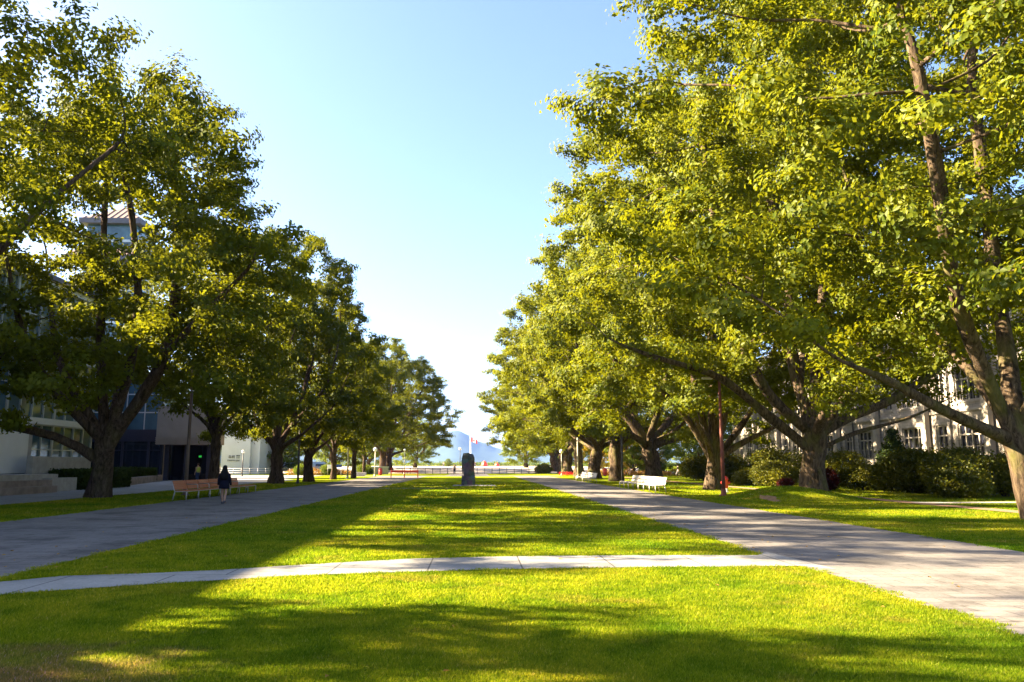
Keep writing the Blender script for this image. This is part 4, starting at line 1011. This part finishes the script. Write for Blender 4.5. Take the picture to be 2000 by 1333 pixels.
tall_lamp('tall dark lamp post standing behind the red wooden bench', -16.3, 45.6, M['pole_brown'], 7.3, 0.8)
tall_lamp('slim dark lamp post just left of the dark low-limbed tree', -16.25, 73.5, M['pole_dark'], 7.3, 0.8)
tall_lamp('tall pole on the left strip beside a thin straight tree', -15.9, 99.3, M['pole_pale'], 7.3, 0.8)
tall_lamp('reddish brown lamp post at the right path, in front of the fanning tree', 13.0, 41.4, M['pole_red'], 6.2, -0.5)
tall_lamp('dark thin lamp post near the longer white bench', 12.95, 70.0, M['pole_dark'])
tall_lamp('thin pale lamp post behind the farther white bench', 13.1, 102.0, M['pole_pale'])
def globe_lamp(label, x, y, h, m, r=0.3):
    z = gzf(x, y); t = thing('globe_lamp', label, 'lamp post', (x, y, z), 0, 'round-headed lamps')
    MB().tube([(0, 0, 0), (0, 0, h - r)], [0.09, 0.065], 10).build('pole', m, t, True)
    MB().lathe([(0.16, 0), (0.16, 0.06), (0.1, 0.3)], 12).build('base', m, t, True)
    MB().lathe([(0.02, -r)] + [(r * math.sin(a), -r * math.cos(a)) for a in np.linspace(0.35, math.pi - 0.02, 12)], 18, (0, 0, h)).build('globe', M['globe'], t, True)
    return t
globe_lamp('round white globe lamp on a pale pole at the right end of the mall', 13.9, 129, 3.85, M['pole_pale'], 0.34)
globe_lamp('globe lamp on a pale pole left of the red barrier rail', -14.8, 117, 3.9, M['pole_pale'])
globe_lamp('small lamp standing in front of the white building wall', -34.2, 118, 3.6, M['pole_dark'], 0.24)
globe_lamp('dark-poled lamp on the far plaza left of the flagpole', -4.2, 207, 4.9, M['pole_dark'], 0.36)
globe_lamp('pale pole lamp behind the right part of the red barrier rail', -13.2, 147, 4.4, M['pole_pale'], 0.22)

# ------------------------------------------------------------------ standing stone
st = MB(); rings = []; rr = random.Random(12)
for i_ in range(22):
    q = i_ / 21; z = -0.1 + 2.78 * q; ring = []
    for k in range(20):
        a = 2 * math.pi * k / 20; sq = 1 / max(abs(math.cos(a)), abs(math.sin(a))); sq = 0.35 + 0.65 * sq
        w = (0.575 - 0.035 * q) * (1 if q < 0.92 else 1 - (q - 0.92) * 2.4)
        d = 1 + 0.05 * math.sin(3 * a + 7 * q) + 0.04 * math.sin(11 * q + 2 * a) + rr.uniform(-0.075, 0.075)
        tilt = 0.06 * (math.cos(a)) * (1 if q > 0.88 else 0)
        ring.append((w * sq * math.cos(a) * d * 0.93, 0.72 * w * sq * math.sin(a) * d, z - tilt - (0.10 * abs(math.cos(a)) if q > 0.85 else 0)))
    rings.append(ring)
st.loft(rings)
ms = thing('standing_stone', 'dark rough-hewn standing stone in the middle of the lawn', 'monument', (-0.66, 66.3, 0.0))
st.build('stone', M['rock'], ms); MB().lathe([(0.74, 0.0), (0.74, 0.05), (0.70, 0.07)], 4, (0, 0, 0)).build('plinth', M['concrete_brown'], ms)

# ------------------------------------------------------------------ far fence, flag, tents
fn = thing('post_fence', 'post and rail fence across the far end of the mall', 'fence', (0, 150.5, 0))
xs_ = [-13.8 + 1.4 * k for k in range(18)]
pm = MB().b6(-0.05, 0.05, -0.05, 0.05, 0, 1.12).build('post', M['pole_dark'], fn); pm.location = (xs_[0], 0, 0)
for x in xs_[1:]:
    o = pm.copy(); COL.objects.link(o); o.location = (x, 0, 0)
for z in (0.45, 1.0): MB().b6(xs_[0], xs_[-1], 0.052, 0.085, z, z + 0.06).build('rail', M['pole_dark'], fn)
fp = thing('flagpole', 'tall white flagpole rising behind the standing stone', 'flagpole', (-2.4, 330, gzf(0, 330)))
MB().tube([(0, 0, 0), (0, 0, 12.2)], [0.3, 0.2], 10).build('pole', M['white_paint'], fp, True)
MB().lathe([(0.05, 0), (0.3, 0.2), (0.05, 0.45)], 10, (0, 0, 12.2)).build('finial', M['white_paint'], fp, True)
def flag_part(name, u0, u1, m, leaf=False):
    vs = []; fs = []; n = 6
    for i_ in range(n + 1):
        u = u0 + (u1 - u0) * i_ / n
        for v in (0, 1):
            vs.append((0.2 + u * 2.6, 0.25 * math.sin(u * 6), 12.0 - v * 1.7 - 1.1 * u ** 1.3)); 
    vs2 = [(x, y + 0.03, z) for x, y, z in vs]; o_ = len(vs)
    for i_ in range(n):
        a = 2 * i_; fs += [(a, a + 1, a + 3, a + 2), (o_ + a, o_ + a + 2, o_ + a + 3, o_ + a + 1), (a, a + 2, o_ + a + 2, o_ + a), (a + 1, o_ + a + 1, o_ + a + 3, a + 3)]
    return MB().add(vs + vs2, fs).build(name, m, fl)
fl = thing('flag', 'red and white flag drooping at the top of the flagpole', 'flag', (-2.4, 330, gzf(0, 330)))
flag_part('red_band', 0.0, 0.25, M['red_paint']); flag_part('white_band', 0.25, 0.75, M['white_paint']); flag_part('red_band', 0.75, 1.0, M['red_paint'])
lf = [(0, 0.55), (0.1, 0.32), (0.26, 0.38), (0.22, 0.1), (0.42, 0.2), (0.5, 0.0), (0.2, -0.25), (0.03, -0.3), (0.03, -0.5)]
lf = lf + [(-x, z) for x, z in lf[::-1] if x > 0]
u = 0.5; cx_, cz_ = 0.2 + u * 2.6, 12.0 - 0.85 - 1.1 * u ** 1.3
MB().add([(cx_ + x, -0.06 + 0.25 * math.sin(u * 6) * 1.0 - 0.02, cz_ + z) for x, z in lf] , [tuple(range(len(lf)))]).build('maple_leaf_emblem', M['red_paint'], fl)
def tent(label, x, y, w, h):
    t = thing('red_tent', label, 'tent', (x, y, gzf(x, y)), 0, 'red canopies on the far plaza')
    pr = [(w * 0.5, 0.0), (w * 0.49, h * 0.35), (w * 0.40, h * 0.62), (w * 0.22, h * 0.88), (0.05, h)]
    MB().lathe(pr, 10).build('canopy', M['orange_red'], t)
    MB().add([(-0.42, -w * 0.485, 0.02), (0.42, -w * 0.485, 0.02), (0.3, -w * 0.475, h * 0.4), (-0.3, -w * 0.475, h * 0.4), (-0.42, -w * 0.5, 0.02), (0.42, -w * 0.5, 0.02), (0.3, -w * 0.49, h * 0.4), (-0.3, -w * 0.49, h * 0.4)], [(3, 2, 1, 0), (4, 5, 6, 7), (0, 1, 5, 4), (1, 2, 6, 5), (2, 3, 7, 6), (3, 0, 4, 7)]).build('door_flap', M['red_paint'], t)
    return t
tent('bright orange-red dome tent on the far plaza right of the standing stone', 3.55, 345, 2.9, 2.5)
tent('smaller red tent on the far plaza, partly under the right trees', 9.2, 352, 2.4, 1.7)
# far planting behind the plaza
far = leaf_cloud('far_shrubbery', 31, [(x, 470 + 12 * math.sin(x), 0.6 + gzf(0, 470), 4.2, 3, 1.1 + 0.9 * abs(math.sin(x * 0.37))) for x in np.arange(-150, 150, 4.5)], 26000, 0.8, M['leaf_far'])
kind(obj('far_shrubbery', far), 'stuff')

# ------------------------------------------------------------------ red barrier, bins, hydrant, boards, seat, vans
rb = thing('barrier_rail', 'bright red barrier rail on three posts standing across the left path', 'barrier', (-9.4, 105.0, 0.01))
for x in (-1.75, 0.0, 1.75): MB().b6(x - 0.06, x + 0.06, -0.06, 0.06, 0, 0.98 if x > -1 else 1.3).build('post', M['orange_red'], rb)
MB().b6(-1.72, 1.78, -0.11, -0.065, 0.68, 0.95).build('rail_board', M['orange_red'], rb, bevel=0.01)
MB().b6(-1.72, 1.78, 0.065, 0.36, 0.44, 0.48).build('seat_board', M['orange_red'], rb)
def bin_(label, x, y, h=1.05, r=0.3):
    t = thing('litter_bin', label, 'bin', (x, y, gzf(x, y)), 0, 'red litter bins')
    MB().lathe([(r * 0.82, 0.08), (r, 0.2), (r, h * 0.8), (r * 0.94, h * 0.82)], 16).build('drum', M['red_paint'], t, True)
    MB().lathe([(r * 1.05, 0), (r * 1.05, 0.06), (r * 0.7, 0.16), (0.05, 0.22)], 16, (0, 0, h * 0.82)).build('lid', M['red_paint'], t, True)
    MB().lathe([(r * 0.5, 0), (r * 0.5, 0.08)], 12).build('foot', M['pole_dark'], t)
    return t
bin_('tall red litter bin on the left sunlit grass beside the thick far trunk', -15.4, 129.0, 1.15, 0.3)
bin_('red litter bin right of the pale thin lamp post', 16.0, 120.0, 1.3, 0.34)
bin_('red litter bin on the far grass behind the straight brown trunk', 19.3, 118.5, 1.2, 0.3)
hy = thing('fire_hydrant', 'small red hydrant with pale base just right of the reddish lamp post', 'hydrant', (15.4, 48.6, 0))
MB().lathe([(0.14, 0.28), (0.16, 0.32), (0.15, 0.75), (0.19, 0.78), (0.18, 0.84), (0.12, 0.95), (0.04, 1.0)], 14).build('body', M['red_paint'], hy, True)
MB().lathe([(0.2, 0), (0.2, 0.06), (0.12, 0.08), (0.12, 0.28)], 12).build('base', M['white_paint'], hy, True)
for s in (-1, 1): MB().tube([(0.12 * s, 0, 0.6), (0.27 * s, 0, 0.6)], [0.075, 0.085], 10).build('outlet', M['red_paint'], hy, True)
def board(name, label, x, y, w, h, zb, m):
    t = thing(name, label, 'sign', (x, y, 0)); MB().b6(-w / 2, w / 2, -0.03, 0.03, zb, zb + h).build('panel', m, t, bevel=0.01)
    for s in (-1, 1): MB().tube([(s * w * 0.4, 0.07, 0), (s * w * 0.4, 0.07, zb + h)], 0.035, 8).build('post', M['metal_grey'], t, True)
    return t
board('notice_board', 'blue board sign on posts between the thin left tree trunks', -20.5, 119, 1.15, 0.4, 1.3, M['blue_paint'])
board('notice_board', 'white board sign on posts left of the blue board', -22.6, 124, 0.8, 0.6, 1.1, M['white_paint'])
sb = thing('sandwich_board', 'small white folding board standing on the plaza right of the walking woman', 'sign', (-35.6, 115, 0.011))
MB().box((0, -0.14, 0.48), (0.66, 0.03, 0.98), rx=-0.2).build('front_panel', M['white_paint'], sb); MB().box((0, 0.14, 0.48), (0.66, 0.03, 0.98), rx=0.2).build('back_panel', M['white_paint'], sb)
MB().box((0, -0.145, 0.6), (0.24, 0.03, 0.3), rx=-0.2).build('blue_mark', M['blue_paint'], sb)
seat = thing('stone_block_seat', 'grey stone block seat in front of the reddish thin trunk', 'seat', (-17.6, 121.5, 0))
MB().b6(-0.95, 0.95, -0.3, 0.3, 0.12, 0.55).build('slab', M['concrete'], seat, bevel=0.03); MB().b6(-0.7, 0.7, -0.2, 0.2, 0, 0.12).build('plinth', M['concrete_brown'], seat)
rl = thing('metal_railing', 'thin metal railing along the plaza edge before the white building', 'railing', (-42, 131.0, 0))
for k in range(11): MB().tube([(k * 1.3, 0, 0), (k * 1.3, 0, 1.1)], 0.03, 6).build('post', M['metal_grey'], rl, True)
for z in (0.4, 0.75, 1.1): MB().tube([(0, 0.035, z), (13, 0.035, z)], 0.022, 6).build('rail', M['metal_grey'], rl, True)
lw = thing('low_wall', 'low pale wall behind the small reddish-trunked tree', 'wall', (-18.9, 143, 0)); MB().b6(-3.2, 3.2, -0.15, 0.15, 0, 1.25).build('wall', M['concrete'], lw); MB().b6(-3.3, 3.3, -0.2, 0.2, 1.25, 1.36).build('coping', M['white_panel'], lw)
def van(label, x, y, rz):
    t = thing('parked_van', label, 'van', (x, y, 0), rz, 'pale blue vans parked behind the left trees')
    sec = [(-2.5, 0.5, 1.1), (-2.45, 0.45, 2.0), (-1.9, 0.4, 2.25), (1.0, 0.4, 2.2), (1.75, 0.42, 1.35), (2.4, 0.45, 1.1), (2.5, 0.5, 0.85)]
    rings = []
    for x_, zl, zh in sec:
        w = 0.95; rings.append([(x_, -w, zl), (x_, -w, zl + (zh - zl) * 0.55), (x_, -w * 0.84, zh - 0.06), (x_, -w * 0.7, zh), (x_, w * 0.7, zh), (x_, w * 0.84, zh - 0.06), (x_, w, zl + (zh - zl) * 0.55), (x_, w, zl)])
    MB().loft(rings).build('body', M['bluegrey'], t, bevel=0.03)
    for s in (-1, 1):
        for x_ in (-1.55, 1.55):
            w_ = MB().tube([(x_, s * 0.78, 0.34), (x_, s * 0.97, 0.34)], 0.34, 18).build('wheel', M['black'], t)
            MB().tube([(x_, s * 0.971, 0.34), (x_, s * 0.985, 0.34)], 0.19, 12).build('rim', M['metal_grey'], w_)
        MB().box((0.2, s * 0.905, 1.62), (1.6, 0.02, 0.46), rx=s * 0.22).build('side_window', M['glass_dark'], t)
    MB().box((1.42, 0, 1.8), (0.03, 1.3, 0.72), ry=-0.72).build('windscreen', M['glass_dark'], t)
    for s in (-1, 1): MB().box((2.44, s * 0.68, 0.95), (0.08, 0.3, 0.16)).build('headlight', M['globe'], t)
    return t
van('pale blue van parked behind the dark low-limbed tree, left one', -35.4, 152, 0.15); van('pale blue van parked right of the dark low-limbed tree', -29.3, 150, 0.1)
pb = leaf_cloud('planting_bed', 41, [(-30.5 + k * 1.0, 133 + 0.5 * math.sin(k), 0.3, 0.8, 0.9, 0.6 + 0.25 * math.sin(k * 2)) for k in range(10)], 5000, 0.22, M['leaf_dry']); kind(obj('dry_planting_bed', pb), 'stuff')
pb2 = leaf_cloud('planting_bed_right', 42, [(19 + k * 1.2, 124 + 0.6 * math.sin(k), 0.3, 0.9, 0.9, 0.55 + 0.2 * math.sin(k * 2)) for k in range(12)], 6000, 0.22, M['leaf_dry']); kind(obj('dry_planting_bed', pb2), 'stuff')
rfw = leaf_cloud('red_flowers', 43, [(13.4 + k * 0.55, 126 + 0.3 * math.sin(k * 2), 0.3, 0.34, 0.3, 0.3) for k in range(5)], 700, 0.11, M['petal_red']); kind(obj('red_flowers', rfw), 'stuff')

# ------------------------------------------------------------------ people
def skin_body(name, joints, edges, m, parent):
    me = bpy.data.meshes.new(name); names = list(joints)
    me.from_pydata([joints[k][0] for k in names], [(names.index(a), names.index(b)) for a, b in edges], [])
    o = bpy.data.objects.new(name, me); COL.objects.link(o)
    sk = o.modifiers.new('skin', 'SKIN'); sk.use_smooth_shade = True; su = o.modifiers.new('sub', 'SUBSURF'); su.levels = 2; su.render_levels = 2
    for k, v in zip(names, me.skin_vertices[0].data):
        r = joints[k][1]; v.radius = r if isinstance(r, tuple) else (r, r); v.use_root = (k == 'pelvis')
    dg = bpy.context.evaluated_depsgraph_get(); m2 = bpy.data.meshes.new_from_object(o.evaluated_get(dg)); o.modifiers.clear(); o.data = m2; m2.name = name
    m2.materials.clear(); m2.materials.append(m); m2.polygons.foreach_set('use_smooth', [True] * len(m2.polygons)); o.parent = parent
    return o
def ell(cx, cy, z, rx, ry, n=16, tilt=0.0): return [(cx + rx * math.cos(2 * math.pi * k / n), cy + ry * math.sin(2 * math.pi * k / n), z + tilt * math.sin(2 * math.pi * k / n)) for k in range(n)]
def body_joints(stride=0.25, female=False, arms=((0.26, 0.0), (0.26, 0.0))):
    s = stride; j = {
     'pelvis': ((0, 0, 0.93), (0.15, 0.105)), 'waist': ((0, 0, 1.08), (0.125, 0.09)), 'chest': ((0, 0.0, 1.28), (0.155, 0.105)), 'collar': ((0, -0.005, 1.41), (0.085, 0.065)), 'neck': ((0, 0.0, 1.48), 0.05),
     'jaw': ((0, 0.02, 1.545), (0.065, 0.075)), 'head': ((0, 0.005, 1.63), (0.076, 0.092)), 'crown': ((0, -0.005, 1.70), (0.055, 0.065)), 'nose': ((0, 0.118, 1.60), 0.014)}
    e = [('pelvis', 'waist'), ('waist', 'chest'), ('chest', 'collar'), ('collar', 'neck'), ('neck', 'jaw'), ('jaw', 'head'), ('head', 'crown'), ('head', 'nose')]
    for sd, sg in (('l', -1), ('r', 1)):
        f = s * sg; kb = 0.10 if f < 0 else 0.02
        j.update({'hip' + sd: ((0.09 * sg, 0, 0.88), 0.088), 'knee' + sd: ((0.10 * sg, f * 0.45 + 0.05, 0.49), 0.056), 'calf' + sd: ((0.10 * sg, f * 0.7 - 0.02, 0.33), 0.052),
                  'ankle' + sd: ((0.10 * sg, f - 0.02, 0.09 + (0.06 if f < 0 else 0)), 0.036), 'toe' + sd: ((0.11 * sg, f + 0.13, 0.035 + (0.0 if f < 0 else 0.0)), 0.03)})
        e += [('pelvis', 'hip' + sd), ('hip' + sd, 'knee' + sd), ('knee' + sd, 'calf' + sd), ('calf' + sd, 'ankle' + sd), ('ankle' + sd, 'toe' + sd)]
        ax_, ay_ = arms[0 if sg < 0 else 1]
        j.update({'sh' + sd: ((0.185 * sg, 0, 1.38), 0.056), 'el' + sd: ((0.24 * sg, -0.03 - f * 0.15, 1.10), 0.042), 'wr' + sd: ((ax_ * sg, 0.06 - f * 0.3 + ay_, 0.87), 0.029), 'palm' + sd: (((ax_ - 0.005) * sg, 0.085 - f * 0.33 + ay_, 0.79), (0.036, 0.020))})
        e += [('collar', 'sh' + sd), ('sh' + sd, 'el' + sd), ('el' + sd, 'wr' + sd), ('wr' + sd, 'palm' + sd)]
        for q in range(4):
            fx = (ax_ - 0.005) * sg; fy = 0.085 - f * 0.33 + ay_ + (q - 1.5) * 0.019; ln = (0.075, 0.088, 0.082, 0.064)[q]
            j[f'f{q}{sd}'] = ((fx - 0.006 * sg, fy, 0.765 - ln * 0.5), 0.0095); j[f'g{q}{sd}'] = ((fx - 0.022 * sg, fy + 0.006, 0.765 - ln), 0.008)
            e += [('palm' + sd, f'f{q}{sd}'), (f'f{q}{sd}', f'g{q}{sd}')]
        j['th' + sd] = (((ax_ - 0.03) * sg, 0.125 - f * 0.33 + ay_, 0.80), 0.010); e.append(('palm' + sd, 'th' + sd))
    return j, e
def legs_cloth(j, m, t, name, r0=0.115, r1=0.075, zend='ankle'):
    b = MB()
    for sd in 'lr':
        b.tube([j['hip' + sd][0][:2] + (1.0,), j['hip' + sd][0], j['knee' + sd][0], j['calf' + sd][0], (j['ankle' + sd][0][0], j['ankle' + sd][0][1], j['ankle' + sd][0][2] - 0.02)], [r0 * 0.95, r0, 0.085, 0.078, r1], 12)
    b.loft([ell(0, 0, 0.82, 0.17, 0.12), ell(0, 0, 0.92, 0.185, 0.135), ell(0, 0, 1.04, 0.165, 0.12)]); return b.build(name, m, t, True)
def shoes(j, m, t):
    b = MB()
    for sd in 'lr':
        a = j['ankle' + sd][0]; b.loft([[(a[0] + 0.048 * math.cos(q), a[1] + y + 0.0, max(0.004, a[2] - 0.085) + h * (0.5 + 0.5 * math.sin(q))) for q in np.linspace(0, 2 * math.pi, 10, endpoint=False)] for y, h in ((-0.07, 0.07), (-0.03, 0.1), (0.05, 0.095), (0.13, 0.06), (0.19, 0.03))])
    return b.build('shoes', m, t, True)
def sleeves(b, j, upto='wr', r=(0.075, 0.06, 0.05)):
    for sd in 'lr':
        p = [j['sh' + sd][0], j['el' + sd][0], j[upto + sd][0]] if upto == 'wr' else [j['sh' + sd][0], tuple((Vector(j['sh' + sd][0]) * 0.35 + Vector(j['el' + sd][0]) * 0.65))]
        b.tube(p, list(r)[:len(p)], 10)
def cap_hair(m, t, long=False):
    b = MB(); n = 16
    if long:
        rings = [ell(0, -0.02, 1.10, 0.10, 0.03, n), ell(0, -0.14, 1.18, 0.20, 0.055, n), ell(0, -0.125, 1.32, 0.205, 0.07, n), ell(0, -0.08, 1.46, 0.165, 0.09, n), ell(0, -0.035, 1.58, 0.115, 0.105, n), ell(0, -0.02, 1.68, 0.108, 0.112, n), ell(0, -0.012, 1.745, 0.075, 0.08, n), ell(0, -0.01, 1.768, 0.03, 0.03, n)]
        rings[0] = ell(0, -0.12, 1.08, 0.12, 0.03, n)
    else:
        rings = [ell(0, -0.035, 1.585, 0.09, 0.09, n, -0.0), ell(0, -0.02, 1.65, 0.098, 0.108, n, 0.03), ell(0, -0.012, 1.725, 0.078, 0.088, n, 0.01), ell(0, -0.01, 1.755, 0.03, 0.035, n)]
    b.loft(rings); return b.build('hair', m, t, True)
def torso_cloth(name, m, t, j, rings, upto):
    b = MB(); b.loft(rings); sleeves(b, j, upto); return b.build(name, m, t, True)
def person(label, loc, rz, h, top, legs, shoe, hair, kind_='shirt', stride=0.22, vest=None, sub=True):
    t = thing('person', label, 'person', loc, rz, 'people on foot'); t.scale = (h / 1.76,) * 3
    j, e = body_joints(stride); skin_body('body', j, e, M['skin'], t)
    if kind_ == 'coat':
        torso_cloth('coat', top, t, j, [ell(0, 0.0, 0.69, 0.25, 0.195), ell(0, 0, 0.80, 0.24, 0.185), ell(0, 0, 0.95, 0.215, 0.165), ell(0, 0, 1.12, 0.19, 0.14), ell(0, 0, 1.30, 0.205, 0.14), ell(0, 0, 1.40, 0.19, 0.11), ell(0, 0, 1.46, 0.085, 0.075)], 'wr')
    else:
        torso_cloth('shirt', top, t, j, [ell(0, 0, 0.90, 0.195, 0.142), ell(0, 0, 1.08, 0.165, 0.125), ell(0, 0, 1.28, 0.195, 0.135), ell(0, 0, 1.39, 0.18, 0.10), ell(0, 0, 1.45, 0.075, 0.068)], 'half')
        legs_cloth(j, legs, t, 'trousers')
    if vest: MB().loft([ell(0, 0, 0.94, 0.205, 0.152), ell(0, 0, 1.08, 0.175, 0.136), ell(0, 0, 1.28, 0.205, 0.146), ell(0, 0, 1.385, 0.16, 0.112)]).build('vest', vest, t, True)
    shoes(j, shoe, t); cap_hair(hair, t, kind_ == 'coat'); return t
person('woman with long black hair and dark short coat walking away past the red bench', (-11.0, 35.4, 0.012), R(4), 1.66, M['navy'], None, M['grey_cloth'], M['hair_black'], 'coat', -0.24)
person('man in a yellow-green vest and jeans on the plaza behind the red bench', (-26.3, 76.5, 0.012), R(60), 1.84, M['tan_shirt'], M['jeans'], M['black'], M['hair_brown'], 'shirt', 0.06, M['vest'])
person('distant walker in dark clothes on the centre path left of the standing stone', (-3.85, 141, 0.012), R(180), 1.78, M['grey_cloth'], M['navy'], M['black'], M['hair_brown'], 'shirt', 0.2)
person('walker in dark top crossing the right background near the dry planting', (30.2, 118, 0), R(-80), 1.74, M['navy'], M['pale_cloth'], M['red_paint'], M['hair_black'], 'shirt', 0.28)
person('tiny figure in dark blue on the far plaza just right of the standing stone', (-0.35, 300, gzf(0, 300) + 0.06), R(150), 1.8, M['navy'], M['jeans'], M['black'], M['hair_brown'], 'shirt', 0.15)
person('tiny figure in pale clothes on the far plaza beyond the fence, left of the lamp', (-10.4, 255, gzf(0, 255) + 0.06), R(200), 1.72, M['pale_cloth'], M['grey_cloth'], M['black'], M['hair_black'], 'shirt', 0.15)
